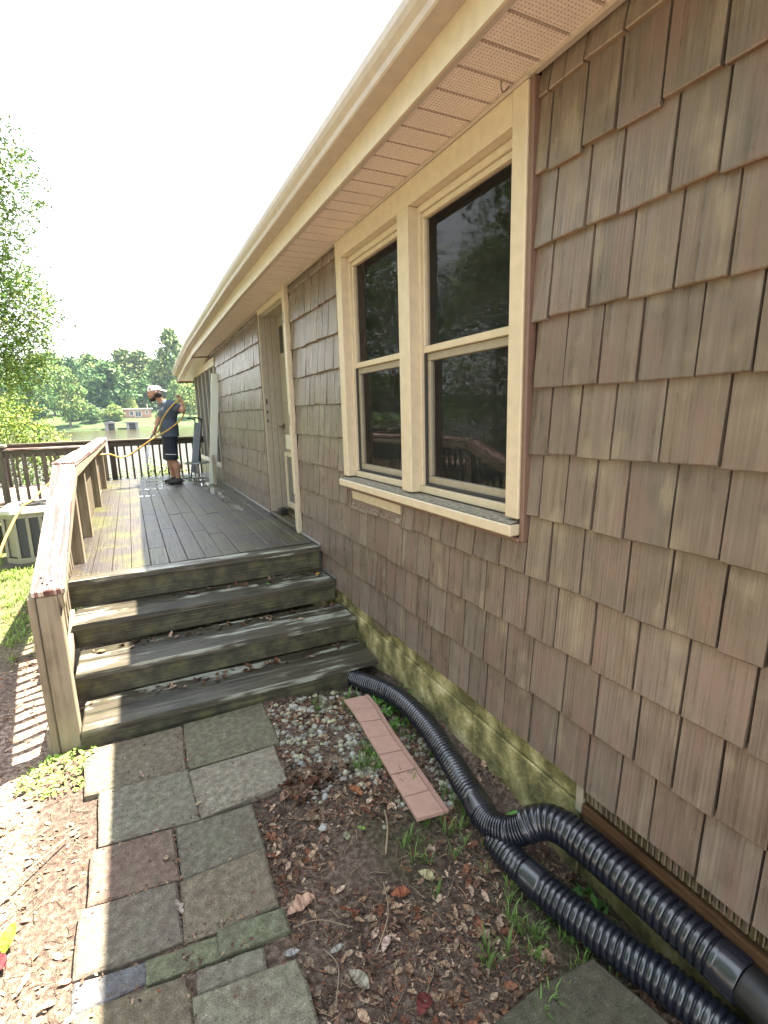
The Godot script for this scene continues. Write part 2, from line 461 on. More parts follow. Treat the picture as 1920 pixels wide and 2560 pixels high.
# ---------------------------------------------------------------- ground and water
func gh(x: float, z: float) -> float:   # height of the ground
	var h := blot.get_noise_2d(x * 1.3, z * 1.3) * 0.025 + blot.get_noise_2d(x * 5.0, z * 5.0) * 0.008 - 0.022
	h -= 0.05 * smoothstep(0.95, 1.35, x) * (1.0 - smoothstep(1.5, 1.7, x))
	h += 0.11 * smoothstep(1.33, 1.43, x) * smoothstep(-3.3, -2.8, z) * (1.0 - smoothstep(-1.7, -1.3, z))
	if z < -11.6: h -= 2.4 * smoothstep(-11.6, -17.0, z)
	if x < -8.0: h += 0.04 * (-8.0 - x)
	return h

func terrain() -> void:
	var xs := []; var zs := []
	var x := -150.0
	while x < 150.0:
		xs.append(x)
		x += 0.07 if x > -2.2 and x < 1.7 else (0.3 if x > -8.0 and x < 3.0 else (2.0 if absf(x) < 30.0 else 12.0))
	xs.append(150.0)
	var z := 60.0
	while z > -30.0:
		zs.append(z)
		z -= 0.07 if z < -0.3 and z > -6.5 else (0.3 if z < 3.0 and z > -19.0 else 4.0)
	zs.append(-30.0)
	var b := MB.new()
	for j in zs.size():
		for i in xs.size():
			var p := V(xs[i], gh(xs[i], zs[j]), zs[j])
			var e := 0.05
			var nn := V(gh(p.x - e, p.z) - gh(p.x + e, p.z), 2 * e, gh(p.x, p.z - e) - gh(p.x, p.z + e)).normalized()
			var k := 0.85 + 0.5 * blot.get_noise_2d(p.x * 0.7 + 9, p.z * 0.7)
			var col := Color(k, k * 0.98, k * 0.95) * 0.44
			var g := clampf(blot.get_noise_2d(p.x * 1.1 + 40, p.z * 1.1) * 1.6 - 0.1, 0, 0.8)
			if p.x > 0.75 and p.x < 1.5: col = col.lerp(Color(0.2, 0.3, 0.12), g * 0.8)
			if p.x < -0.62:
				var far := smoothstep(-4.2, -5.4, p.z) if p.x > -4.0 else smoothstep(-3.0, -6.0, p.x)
				col = col * Color(2.25, 2.3, 2.4)  # soil left of the path painted paler, imitating strong sunlight
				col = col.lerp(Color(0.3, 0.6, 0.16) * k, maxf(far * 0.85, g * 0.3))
			b.vert(p, nn, Vector2(p.x, p.z), col)
	var w := xs.size()
	for j in zs.size() - 1:
		for i in w - 1:
			var q := j * w + i
			b.tri(q, q + 1, q + w + 1); b.tri(q, q + w + 1, q + w)
	struct(put("ground", b, M.soil))
	var l := MB.new()
	l.poly([V(-400, -1.5, -95), V(400, -1.5, -95), V(400, -1.5, -260), V(-400, -1.5, -260)], Vector3.UP, 2)
	struct(put("lake_water", l, M.water))
	l = MB.new()
	l.poly([V(-400, -1.5, -13.5), V(400, -1.5, -13.5), V(400, -1.5, -95), V(-400, -1.5, -95)], Vector3.UP, 2)
	struct(put("rippled_water", l, M.ripple))

# ---------------------------------------------------------------- house
const WX := 1.405   # the face of the shingles
const COURSES := [2.858, 2.609, 2.367, 2.118, 1.874, 1.624, 1.374, 1.123, 0.871, 0.615, 0.37]

func eave(z: float) -> Vector2:   # how far the roof edge has drifted in and sagged at z
	var k := [[3.0, 0.0, 0.0], [-1.7, 0.0, 0.0], [-5.4, 0.005, -0.012], [-9.5, 0.035, -0.075], [-11.0, 0.035, -0.17], [-12.7, 0.03, -0.33]]
	for i in k.size() - 1:
		if z >= k[i + 1][0]:
			var t: float = (z - k[i][0]) / (k[i + 1][0] - k[i][0])
			return Vector2(lerpf(k[i][1], k[i + 1][1], t), lerpf(k[i][2], k[i + 1][2], t))
	return Vector2(0.03, -0.33)

func along(prof: Array, z0: float, z1: float, closed := true) -> MB:   # a profile of Vector2(x, y) swept along the eave
	var b := MB.new()
	var zs := [z0]
	for z in [-1.7, -3.5, -5.4, -7.5, -9.5, -10.3, -11.0, -11.8]:
		if z < z0 and z > z1: zs.append(z)
	zs.append(z1)
	var cc := Vector2.ZERO
	for p in prof: cc += p
	cc /= prof.size()
	for s in zs.size() - 1:
		var e0 := eave(zs[s]); var e1 := eave(zs[s + 1])
		for i in prof.size() if closed else prof.size() - 1:
			var p: Vector2 = prof[i]; var q: Vector2 = prof[(i + 1) % prof.size()]
			var nn := (q - p).orthogonal(); var m := (p + q) / 2 - cc
			if nn.dot(m) < 0.0: nn = -nn
			b.poly([V(p.x + e0.x, p.y + e0.y, zs[s]), V(q.x + e0.x, q.y + e0.y, zs[s]), V(q.x + e1.x, q.y + e1.y, zs[s + 1]), V(p.x + e1.x, p.y + e1.y, zs[s + 1])], V(nn.x, nn.y, 0), 2)
	if closed:
		for e in [[z0, 1.0], [z1, -1.0]]:
			var o := eave(e[0]); var pl := PackedVector2Array(prof)
			var t := Geometry2D.triangulate_polygon(pl)
			for i in range(0, t.size(), 3):
				b.poly([V(pl[t[i]].x + o.x, pl[t[i]].y + o.y, e[0]), V(pl[t[i + 1]].x + o.x, pl[t[i + 1]].y + o.y, e[0]), V(pl[t[i + 2]].x + o.x, pl[t[i + 2]].y + o.y, e[0])], V(0, 0, e[1]), 0)
	return b

func hb(called: String, lo: Vector3, hi: Vector3, m: Material, parent: Node, bev := 0.004, g := 1) -> MeshInstance3D:
	var b := MB.new()
	b.off = Vector2(rr(0, 3), rr(0, 3))
	b.box(lo, hi, bev, g)
	return put(called, b, m, parent)

func build_house() -> void:
	house = thing("house", "long low lake house clad in brown grey shingles under a cream eave", "house")
	# the shell: sheathing with openings for the window and the door, other walls, floor, ceiling, roof
	var x0 := 1.425; var x1 := 1.56
	for q in [[-1.62, 2.6, 0.36, 3.02], [-3.4, -1.62, 0.36, 1.35], [-3.4, -1.62, 2.86, 3.02], [-4.84, -3.4, 0.36, 3.02], [-5.79, -4.84, 0.36, 0.655], [-5.79, -4.84, 2.87, 3.02], [-9.1, -5.79, 0.36, 3.02]]:
		hb("wall", V(x0, q[2], q[0]), V(x1, q[3], q[1]), M.sheath, house, 0.0)
	hb("wall", V(1.56, -0.3, -9.1), V(8.0, 3.0, -8.95), M.sheath, house, 0.0)
	hb("wall", V(1.56, -0.3, 2.45), V(8.0, 3.0, 2.6), M.sheath, house, 0.0)
	hb("wall", V(8.0, -0.3, -9.1), V(8.15, 3.0, 2.6), M.sheath, house, 0.0)
	hb("floor", V(1.56, 0.55, -8.95), V(8.0, 0.64, 2.45), M.sheath, house, 0.0)
	hb("ceiling", V(1.56, 3.0, -9.1), V(8.0, 3.06, 2.6), M.sheath, house, 0.0)
	var rb := along([Vector2(1.0, 3.165), Vector2(4.9, 4.45), Vector2(8.9, 3.13), Vector2(8.9, 3.08), Vector2(4.9, 4.36), Vector2(1.09, 3.11)], 2.8, -12.7)
	put("roof", rb, M.dark, house)
	# foundation
	var f := MB.new()
	f.box(V(1.44, -0.4, -9.1), V(1.58, 0.36, 2.6), 0.0, 1)
	var fz := -4.0
	for fl in [0.62, 0.95, 0.5, 0.71]:   # rendered in lengths with hairline joints
		f.box(V(1.425 + rr(-0.002, 0.002), -0.4, fz), V(1.439, 0.262 + rr(-0.004, 0.004), fz + fl - 0.004), 0.006, 1)
		fz += fl
	put("foundation", f, M.base, house)
	shingles()
	# strip of ribbed vinyl and a bare board where the lowest course has slipped
	var st := MB.new()
	var z := -1.24
	while z < 0.3:
		st.col = Color(0.3, 0.29, 0.15) * rr(0.5, 0.9)
		st.box(V(1.418, 0.305, z), V(1.438, 0.385, z + 0.016), 0.003)
		z += 0.021
	z = -3.1
	while z < -2.88:
		st.box(V(1.414, 0.3, z), V(1.438, 0.385, z + 0.012), 0.003)
		z += 0.019
	stuff(put("starter_strip", st, M.shake, house))
	var bd := MB.new(); bd.col = Color(1, 1, 1)
	bd.box(V(1.405, 0.24, -1.2), V(1.437, 0.292, 0.4), 0.004, 2)
	put("base_board", bd, M.raw_board, house)
	hb("end_block", V(1.412, 0.24, -1.238), V(1.438, 0.4, -1.205), M.tan_trim, house)
	# thin metal strips where deck and steps meet the wall
	for q in [[-9.1, -5.84, 0.659], [-4.68, -4.12, 0.659], [-4.06, -3.78, 0.455]]:
		hb("flashing", V(1.385, q[2], q[0]), V(1.402, q[2] + 0.02, q[1]), M.metal, house, 0.002, 2)
	hb("flashing", V(1.385, 0.46, -4.16), V(1.402, 0.66, -4.13), M.dark, house, 0.002)
	eaves()
	window()
	door()
	porch()

func shingles() -> void:
	var all := []
	for k in COURSES.size():
		var y0: float = COURSES[k]
		var y1: float = 2.945 if k == 0 else COURSES[k - 1] + 0.012
		var z := 0.35
		while z > -9.08:
			var w := rr(0.122, 0.19)
			var a := maxf(z - w, -9.08)
			for piece in cut(a, z, y0, y1): all.append([piece[0], piece[1], piece[2], piece[3], k])
			z -= w
	var near := []; var rest := MB.new(); var n := 0
	var r2 := RandomNumberGenerator.new(); r2.seed = 77
	for s in all:
		var vis: bool = s[1] < -0.35 and n < 300
		var b := MB.new() if vis else rest
		var k := r2.randf_range(0.58, 0.8); var t := r2.randf_range(-0.035, 0.035)
		b.col = Color(k * (1.0 + t), k, k * (1.0 - t))
		b.off = Vector2(r2.randf_range(0, 5), r2.randf_range(0, 5))
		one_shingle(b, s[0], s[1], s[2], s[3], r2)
		if vis: near.append(b)
		n += 1 if vis else 0
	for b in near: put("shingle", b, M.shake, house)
	rest.off = Vector2.ZERO
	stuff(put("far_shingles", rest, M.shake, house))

func cut(a: float, z: float, y0: float, y1: float) -> Array:   # keeps a shingle clear of window, vent panel and door
	var out := []
	for h in [[-3.462, -1.545, 1.27, 3.0], [-5.85, -4.675, 0.0, 3.0], [-3.39, -2.63, 1.19, 1.3]]:
		if y0 + 0.03 < h[3] and y1 - 0.03 > h[2] and a < h[1] and z > h[0]:
			if h[2] > y0 + 0.04 and h[2] < y1 - 0.02: out.append_array(cut(maxf(a, h[0]), minf(z, h[1]), y0, h[2]) if h[2] - y0 > 0.05 else [])
			if z > h[1] + 0.02: out.append_array(cut(h[1], z, y0, y1))
			if a < h[0] - 0.02: out.append_array(cut(a, h[0], y0, y1))
			return out
	if z < -4.3 and y1 < 0.68: return []
	if z < -3.8 and y1 < 0.5: return []
	return [[a, z, y0, y1]] if z - a > 0.018 else []

func one_shingle(b: MB, a: float, z: float, y0: float, y1: float, r: RandomNumberGenerator) -> void:
	var g := 0.003; var d := r.randf_range(-0.0065, 0.0065)
	var lo := y0 + d; var hi := y1 + 0.004
	if hi - lo < 0.03: return
	var za := a + g + r.randf_range(0, 0.002); var zb := z - g - r.randf_range(0, 0.002)
	var la := za + r.randf_range(-0.001, 0.003); var lb := zb + r.randf_range(-0.003, 0.001)   # a little narrower or wider at the foot
	var xt := 1.4165; var xb := WX - 0.009 + r.randf_range(-0.003, 0.003); var xk := 1.4265
	var t := V(0, 0, 0)
	var tl := r.randf_range(-0.002, 0.002)
	var A := V(xt, hi, za); var B := V(xt, hi, zb); var C := V(xb, lo + 0.004 + tl, lb); var D := V(xb, lo + 0.004 - tl, la)
	b.poly([A, B, C, D], V(-1, 0.05, 0))
	var C2 := V(xb + 0.003, lo + tl, lb); var D2 := V(xb + 0.003, lo - tl, la)
	var face := b.col
	b.poly([D, C, C2, D2], V(-1, -1, 0))
	b.col = face * Color(1.45, 1.12, 0.85)   # raw tan vinyl edge, lightened further to paint in bounced light
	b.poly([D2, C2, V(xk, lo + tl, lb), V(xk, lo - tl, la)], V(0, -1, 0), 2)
	b.col = face
	b.poly([A, D, D2, V(xk, lo - tl, la), V(xk, hi, za)], V(0, 0, -1))
	b.poly([B, C, C2, V(xk, lo + tl, lb), V(xk, hi, zb)], V(0, 0, 1))

func eaves() -> void:
	# perforated soffit, panel by panel
	var n := 0
	var z := 0.98
	var rest := MB.new()
	while z > -12.6:
		var e0 := eave(z); var e1 := eave(z - 0.117)
		var b := MB.new() if z < -0.6 and n < 110 else rest
		b.col = Color.WHITE * rr(0.96, 1.03)
		var y := 2.945
		b.poly([V(1.11 + e0.x, y + e0.y, z), V(1.378, y + e0.y, z), V(1.378, y + e1.y, z - 0.117), V(1.11 + e1.x, y + e1.y, z - 0.117)], Vector3.DOWN, 2)
		for s in [z, z - 0.117]:   # turned-up edges, so each panel stands proud of its groove
			var e := eave(s)
			b.poly([V(1.11 + e.x, y + e.y, s), V(1.378, y + e.y, s), V(1.378, y + e.y + 0.012, s), V(1.11 + e.x, y + e.y + 0.012, s)], V(0, 0, 1 if s == z else -1), 0)
		if b != rest: put("soffit_panel", b, M.soffit, house); n += 1
		z -= 0.1315
	if rest.v.size(): stuff(put("far_soffit", rest, M.soffit, house))
	put("soffit_back", along([Vector2(1.1, 2.955), Vector2(1.42, 2.955), Vector2(1.42, 2.965), Vector2(1.1, 2.965)], 2.8, -12.7), M.pink_trim, house)
	put("soffit_channel", along([Vector2(1.378, 2.93), Vector2(1.4, 2.93), Vector2(1.4, 2.953), Vector2(1.378, 2.953)], 2.8, -12.7), M.pink_trim, house)
	put("soffit_channel", along([Vector2(1.0975, 2.936), Vector2(1.122, 2.936), Vector2(1.122, 2.943), Vector2(1.0975, 2.943)], 2.8, -12.7), M.pink_trim, house)
	put("fascia", along([Vector2(1.085, 2.932), Vector2(1.097, 2.932), Vector2(1.097, 3.12), Vector2(1.085, 3.12)], 2.8, -12.7), M.cream, house)
	var gut := along([Vector2(1.083, 3.046), Vector2(1.008, 3.046), Vector2(1.002, 3.052), Vector2(0.999, 3.075), Vector2(0.985, 3.098), Vector2(0.978, 3.12), Vector2(0.977, 3.148), Vector2(0.982, 3.158), Vector2(0.99, 3.158), Vector2(0.99, 3.148), Vector2(0.984, 3.144), Vector2(0.985, 3.122), Vector2(0.992, 3.102), Vector2(1.006, 3.08), Vector2(1.01, 3.056), Vector2(1.083, 3.054)], 2.8, -12.65)
	put("gutter", gut, M.pink_trim, house)
	for z2 in [-10.4, -11.6]:
		var e := eave(z2)
		hb("gutter_strap", V(0.974 + e.x, 3.04 + e.y, z2), V(1.084 + e.x, 3.165 + e.y, z2 + 0.02), M.white_trim, house, 0.002)
	var e := eave(-12.7)
	hb("end_board", V(1.1, 2.93 + e.y - 0.02, -12.76), V(1.5, 3.1 + e.y, -12.705), M.brown_trim, house, 0.003, 0)
	# loose wire poking out of the soffit beside the window head
	var wr := MB.new()
	wr.tube(Array(spline([V(1.37, 2.944, -1.66), V(1.345, 2.92, -1.66), V(1.325, 2.925, -1.65), V(1.322, 2.943, -1.645)], 0.01)), 0.0018, 5)
	put("loose_wire", wr, M.rubber, house)

func window() -> void:
	var X := 1.375; var B := 1.46
	var c := MB.new()
	var w := Node3D.new(); w.name = "window"; house.add_child(w, true)
	for q in [[-1.647, -1.567, 1.355, 2.925], [-3.44, -3.352, 1.355, 2.925]]: put("casing_side", frame_box([q], X, 1.452, 1), M.cream, w)
	put("mullion", frame_box([[-2.552, -2.436, 1.355, 2.815]], X, 1.452, 1), M.cream, w)
	put("casing_head", frame_box([[-3.352, -1.647, 2.815, 2.925]], X + 0.002, 1.452, 2), M.cream, w)
	put("brow", frame_box([[-3.445, -1.562, 2.926, 2.944]], X - 0.004, 1.42, 2), M.pink_trim, w)
	for q in [[-1.566, -1.543, 1.262, 2.93], [-3.464, -3.441, 1.28, 2.93]]: put("channel", frame_box([q], X + 0.008, 1.425, 1), M.brown_trim, w)
	put("channel", frame_box([[-3.44, -1.567, 1.255, 1.277]], X + 0.006, 1.425, 2), M.brown_trim, w)
	var s := MB.new()
	s.box(V(1.338, 1.285, -3.452), V(1.47, 1.334, -1.57), 0.006, 2)
	var sill := put("sill", s, M.cream, w)
	var st := MB.new()
	st.poly([V(1.343, 1.3375, -3.448), V(1.343, 1.3375, -1.575), V(1.452, 1.352, -1.575), V(1.452, 1.352, -3.448)], Vector3.UP, 2)
	put("sill_top", st, M.sill, w)
	for q in [[-3.352, -2.552], [-2.436, -1.647]]:
		var a: float = q[0]; var z: float = q[1]
		# stepped vinyl frame
		var fr := MB.new()
		fr.box(V(1.43, 1.353, a), V(1.47, 1.392, z), 0.003, 2)
		fr.box(V(1.43, 2.782, a), V(1.47, 2.813, z), 0.003, 2)
		fr.box(V(1.43, 1.393, a), V(1.47, 2.781, a + 0.026), 0.003)
		fr.box(V(1.43, 1.393, z - 0.026), V(1.47, 2.781, z), 0.003)
		put("frame", fr, M.cream, w)
		var fi := MB.new()
		var a2 := a + 0.027; var z2 := z - 0.027
		fi.box(V(1.445, 2.754, a2), V(1.48, 2.78, z2), 0.003, 2)
		fi.box(V(1.445, 2.1, a2), V(1.48, 2.134, z2), 0.003, 2)
		fi.box(V(1.445, 2.135, a2), V(1.48, 2.753, a2 + 0.016), 0.003)
		fi.box(V(1.445, 2.135, z2 - 0.016), V(1.48, 2.753, z2), 0.003)
		put("upper_sash", fi, M.cream, w)
		var lo := MB.new()
		lo.box(V(1.462, 1.393, a2), V(1.492, 1.445, z2), 0.003, 2)
		lo.box(V(1.462, 2.06, a2), V(1.492, 2.098, z2), 0.003, 2)
		lo.box(V(1.462, 1.446, a2), V(1.492, 2.059, a2 + 0.04), 0.003)
		lo.box(V(1.462, 1.446, z2 - 0.04), V(1.492, 2.059, z2), 0.003)
		put("lower_sash", lo, M.tan_trim, w)
		var sc := MB.new()
		sc.box(V(1.448, 1.393, a2), V(1.46, 1.409, z2), 0.002, 2)
		sc.box(V(1.448, 1.41, a2), V(1.46, 2.099, a2 + 0.016), 0.002)
		sc.box(V(1.448, 1.41, z2 - 0.016), V(1.46, 2.099, z2), 0.002)
		put("screen_frame", sc, M.dark, w)
		for p in [[2.135, 2.753, 1.464, 0.016], [1.446, 2.059, 1.478, 0.04]]:
			var g := MB.new()
			g.poly([V(p[2], p[0], a2 + p[3]), V(p[2], p[1], a2 + p[3]), V(p[2], p[1], z2 - p[3]), V(p[2], p[0], z2 - p[3])], V(-1, 0, 0))
			put("pane", g, M.glass, w)
	# near-black sheet filling the opening just behind the panes
	hb("dark_sheet", V(1.57, 1.38, -3.38), V(1.575, 2.84, -1.63), M.near_black, w, 0.0)
	# bare sheathing and nail hem below the left half of the sill
	var vp := MB.new()
	vp.poly([V(1.409, 1.19, -3.38), V(1.409, 1.19, -2.64), V(1.406, 1.262, -2.64), V(1.406, 1.262, -3.38)], V(-1, 0, 0), 2)
	vp.poly([V(1.409, 1.19, -3.38), V(1.406, 1.262, -3.38), V(1.43, 1.262, -3.38), V(1.43, 1.19, -3.38)], V(0, 0, -1))
	vp.poly([V(1.409, 1.19, -2.64), V(1.406, 1.262, -2.64), V(1.43, 1.262, -2.64), V(1.43, 1.19, -2.64)], V(0, 0, 1))
	put("bare_strip", vp, M.cream, house)
	var hm := MB.new(); hm.col = Color(0.75, 0.68, 0.66)
	hm.box(V(1.406, 1.128, -3.38), V(1.42, 1.188, -2.64), 0.002, 2)
	var z3 := -3.34
	while z3 < -2.68:
		hm.box(V(1.396, 1.138, z3), V(1.405, 1.158, z3 + 0.042), 0.002, 2)
		z3 += 0.075
	put("nail_hem", hm, M.shake, house)

func frame_box(list: Array, x0: float, x1: float, g: int) -> MB:   # boxes given as [z0, z1, y0, y1]
	var b := MB.new()
	b.off = Vector2(rr(0, 3), rr(0, 3))
	for q in list: b.box(V(x0, q[2], q[0]), V(x1, q[3], q[1]), 0.004, g)
	return b

func door() -> void:
	var d := put("door", frame_box([[-5.82, -4.81, 0.72, 2.86]], 1.585, 1.625, 1), M.tan_trim, house)
	put("upper_panel", frame_box([[-5.69, -5.4, 1.93, 2.35], [-5.3, -5.0, 1.93, 2.35]], 1.578, 1.586, 1), M.tan_trim, d)
	put("slot_window", frame_box([[-5.68, -5.56, 2.46, 2.74], [-5.48, -5.36, 2.46, 2.74], [-5.28, -5.16, 2.46, 2.74]], 1.58, 1.586, 1), M.dark, d)
	put("middle_panel", frame_box([[-5.69, -4.95, 1.42, 1.58]], 1.579, 1.586, 1), M.white_trim, d)
	put("pet_door_frame", frame_box([[-5.70, -5.66, 0.76, 1.39], [-5.14, -5.1, 0.76, 1.39], [-5.659, -5.141, 0.76, 0.82], [-5.659, -5.141, 1.34, 1.39]], 1.556, 1.586, 1), M.cream, d)
	put("pet_door_flap", frame_box([[-5.659, -5.141, 0.821, 1.339]], 1.572, 1.5855, 1), M.metal, d)
	var k := MB.new()
	k.tube([V(1.586, 1.675, -5.72), V(1.525, 1.675, -5.72)], 0.012, 10)
	k.tube(Array(spline([V(1.527, 1.678, -5.725), V(1.522, 1.682, -5.69), V(1.527, 1.67, -5.63)], 0.02)), 0.009, 8)
	k.tube([V(1.586, 1.675, -5.72), V(1.578, 1.675, -5.72)], 0.03, 16)
	put("handle", k, M.brown_trim, d)
	# jambs, head and casing of the storm door opening
	put("door_jamb", frame_box([[-5.84, -5.785, 0.66, 2.87]], 1.392, 1.458, 1), M.tan_trim, house)
	put("door_jamb", frame_box([[-5.855, -5.841, 0.66, 2.93]], 1.385, 1.41, 1), M.brown_trim, house)
	put("door_stop", frame_box([[-5.83, -5.775, 0.70, 2.86]], 1.459, 1.52, 1), M.tan_trim, house)
	put("door_stop", frame_box([[-5.825, -5.76, 0.70, 2.86]], 1.521, 1.586, 1), M.tan_trim, house)
	put("door_jamb", frame_box([[-4.84, -4.79, 0.66, 2.87]], 1.415, 1.6, 1), M.tan_trim, house)
	for q in [[-4.728, -4.69, 1.366], [-4.775, -4.731, 1.378], [-4.838, -4.778, 1.388]]:
		put("door_casing", frame_box([[q[0], q[1], 0.66, 2.94]], q[2], 1.414, 1), M.cream, house)
	put("door_head", frame_box([[-5.84, -4.84, 2.872, 2.943]], 1.39, 1.44, 2), M.cream, house)
	put("door_head", frame_box([[-5.784, -4.841, 2.84, 2.871]], 1.42, 1.6, 2), M.tan_trim, house)
	var hg := MB.new()
	for y in [2.62, 1.7, 0.95]: hg.box(V(1.36, y, -4.742), V(1.367, y + 0.1, -4.726), 0.002)
	put("hinge", hg, M.metal, house)
	var sp := MB.new()
	for y in [1.72, 1.82, 1.92]: sp.box(V(1.41, y, -5.784), V(1.428, y + (0.035 if y < 1.9 else 0.06), -5.7835), 0.0)
	put("strike_hole", sp, M.dark, house)
	var t := MB.new(); t.col = Color(1.25, 0.85, 0.68)
	t.box(V(1.378, 0.66, -5.838), V(1.5, 0.7, -4.84), 0.004, 2)
	t.box(V(1.5, 0.66, -5.774), V(1.62, 0.718, -4.84), 0.004, 2)
	put("threshold", t, M.deck_wood, house)

func porch() -> void:
	# screened porch past the end of the shingled wall
	for q in [[-9.24, 0.1], [-9.75, 0.06], [-10.3, 0.06], [-10.86, 0.06], [-11.5, 0.06], [-12.05, 0.09]]:
		hb("porch_post", V(1.4, 0.5, q[0] - q[1]), V(1.47, 2.64, q[0]), M.tan_trim, house)
	hb("porch_beam", V(1.385, 2.645, -12.2), V(1.5, 2.78, -9.1), M.cream, house, 0.004, 2)
	hb("porch_sill", V(1.39, 0.9, -12.05), V(1.48, 0.98, -9.34), M.white_trim, house, 0.004, 2)
	hb("porch_kickboard", V(1.41, 0.5, -12.05), V(1.46, 0.9, -9.34), M.tan_trim, house, 0.004, 2)
	for q in [[-9.74, -9.34], [-10.29, -9.81], [-10.85, -10.36], [-11.49, -10.92], [-12.04, -11.56]]:
		hb("porch_screen", V(1.435, 0.985, q[0]), V(1.438, 2.64, q[1] - 0.001), M.screen, house, 0.0)
	# boxed soffit return under the end of the eave
	var b := MB.new()
	b.poly([V(1.2, 2.86, -9.5), V(1.385, 2.86, -9.5), V(1.385, 2.6, -12.2), V(1.2, 2.6, -12.2)], Vector3.DOWN, 0)
	b.poly([V(1.2, 2.86, -9.5), V(1.2, 2.6, -12.2), V(1.2, 2.64, -12.2), V(1.2, 2.9, -9.5)], V(-1, 0, 0), 2)
	b.poly([V(1.2, 2.86, -9.5), V(1.385, 2.86, -9.5), V(1.385, 2.9, -9.5), V(1.2, 2.9, -9.5)], V(0, 0, 1), 0)
	put("soffit_return", b, M.white_trim, house)
	var r := MB.new()
	r.tube([V(1.13, 2.83, -9.75), V(1.385, 2.83, -9.6)], 0.012, 8)
	r.box(V(1.37, 2.8, -9.63), V(1.4, 2.86, -9.57), 0.004)
	put("bracket", r, M.brown_trim, house)

# ---------------------------------------------------------------- deck, steps and railings
func wood(parent: Node, called: String, lo: Vector3, hi: Vector3, m: Material, g: int, k := 1.0) -> MeshInstance3D:
	var b := MB.new()
	b.off = Vector2(rr(0, 7), rr(0, 7))
	var t := rr(0.86, 1.12) * k
	b.col = Color(t, t, t)
	b.box(lo, hi, 0.003 if called == "deck_board" else 0.005, g)
	return put(called, b, m, parent)

func build_deck() -> void:
	deck = thing("deck", "weathered grey wood deck with four steps along the shingled wall", "deck")
	var Y := 0.656
	# boards run away from the steps, with butt joints
	var x := -0.515
	while x < 1.37:
		var w := 0.139
		var z := -4.305
		var cuts := []
		for c in [-5.3, -6.6, -8.1, -9.6]: cuts.append(c + rr(-0.55, 0.55))
		cuts.append(-11.25)
		for c in cuts:
			var d := rr(-0.002, 0.002)
			wood(deck, "deck_board", V(x, Y - 0.038, c + 0.001), V(minf(x + w - 0.0025, 1.384), Y + d, z - 0.002), M.deck_wood, 2)
			z = c
		x += w
	for k in 14:   # the wing on the left, boards across
		wood(deck, "deck_board", V(-4.2, Y - 0.038, -9.0 - k * 0.16 - 0.155), V(-0.518, Y + rr(-0.002, 0.002), -9.0 - k * 0.16), M.rail_wood, 0)
	wood(deck, "rim_joist", V(-0.56, Y - 0.24, -11.2), V(-0.522, Y - 0.042, -4.3), M.post_wood, 2)
	wood(deck, "rim_joist", V(-4.2, Y - 0.24, -8.985), V(-0.57, Y - 0.042, -8.95), M.post_wood, 0)
	wood(deck, "rim_joist", V(-4.2, Y - 0.24, -11.29), V(1.39, Y - 0.042, -11.252), M.post_wood, 0)
	for q in [[-0.5, -11.1], [0.6, -11.1], [-2.2, -11.1], [-2.2, -9.2], [-4.0, -9.2], [-4.0, -11.1]]:
		wood(deck, "deck_pier", V(q[0], -1.6, q[1]), V(q[0] + 0.14, Y - 0.245, q[1] + 0.14), M.post_wood, 1)
	# nosing board and risers; the right ends lie at the wall, the left ends at the handrail
	var steps := [[0.656, -4.123, -4.16, -0.517, 1.388, 0.15], [0.45, -3.768, -3.80, -0.488, 1.388, 0.36], [0.278, -3.347, -3.388, -0.457, 1.388, 0.385], [0.105, -2.976, -3.024, -0.423, 1.388, 0.375]]
	var low := [0.45, 0.278, 0.105, -0.06]
	for i in 4:
		var s: Array = steps[i]
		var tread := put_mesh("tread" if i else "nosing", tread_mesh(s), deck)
		tread.set_surface_override_material(0, null)
		var b := MB.new(); b.off = Vector2(rr(0, 5), rr(0, 5)); b.col = Color(0.9, 0.92, 0.8)
		var xr: float = s[4] if i < 3 else 1.16
		b.poly([V(s[3] - 0.01, s[0] - 0.043, s[2] - 0.022), V(xr, s[0] - 0.043, s[1] - 0.022), V(xr, low[i], s[1] - 0.022), V(s[3] - 0.01, low[i], s[2] - 0.022)], V(0, 0, 1), 0)
		b.poly([V(xr, s[0] - 0.043, s[1] - 0.022), V(xr, low[i], s[1] - 0.022), V(xr, low[i], s[1] - 0.06), V(xr, s[0] - 0.043, s[1] - 0.06)], V(1, 0, 0))
		put("riser", b, M.riser_wood, deck)
	wood(deck, "stringer", V(-0.6, -0.05, -4.2), V(-0.575, 0.1, -3.1), M.post_wood, 2)
	railings()

func tread_mesh(s: Array) -> ArrayMesh:
	var b := MB.new()
	var n := 1 if s[5] < 0.2 else 2
	var w: float = s[5] / n
	for k in n:
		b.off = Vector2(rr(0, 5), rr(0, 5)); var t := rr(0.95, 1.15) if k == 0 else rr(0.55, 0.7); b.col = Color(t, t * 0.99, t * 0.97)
		var zl: float = s[2] - k * w; var zr: float = s[1] - k * w
		var p := [Vector2(s[3], zl), Vector2(s[4], zr), Vector2(s[4], zr - w + 0.006), Vector2(s[3], zl - w + 0.006)]
		# grain runs across the steps: swap the axes of the texture
		var v0 := b.v.size()
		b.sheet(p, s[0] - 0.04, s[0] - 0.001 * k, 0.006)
		for i in range(v0, b.v.size()):
			if absf(b.n[i].y) > 0.6: b.uv[i] = Vector2(b.v[i].z, b.v[i].x) + b.off
			else: b.uv[i] = Vector2(b.v[i].y + b.v[i].z, b.v[i].x) + b.off
	return b.mesh(M.wood)

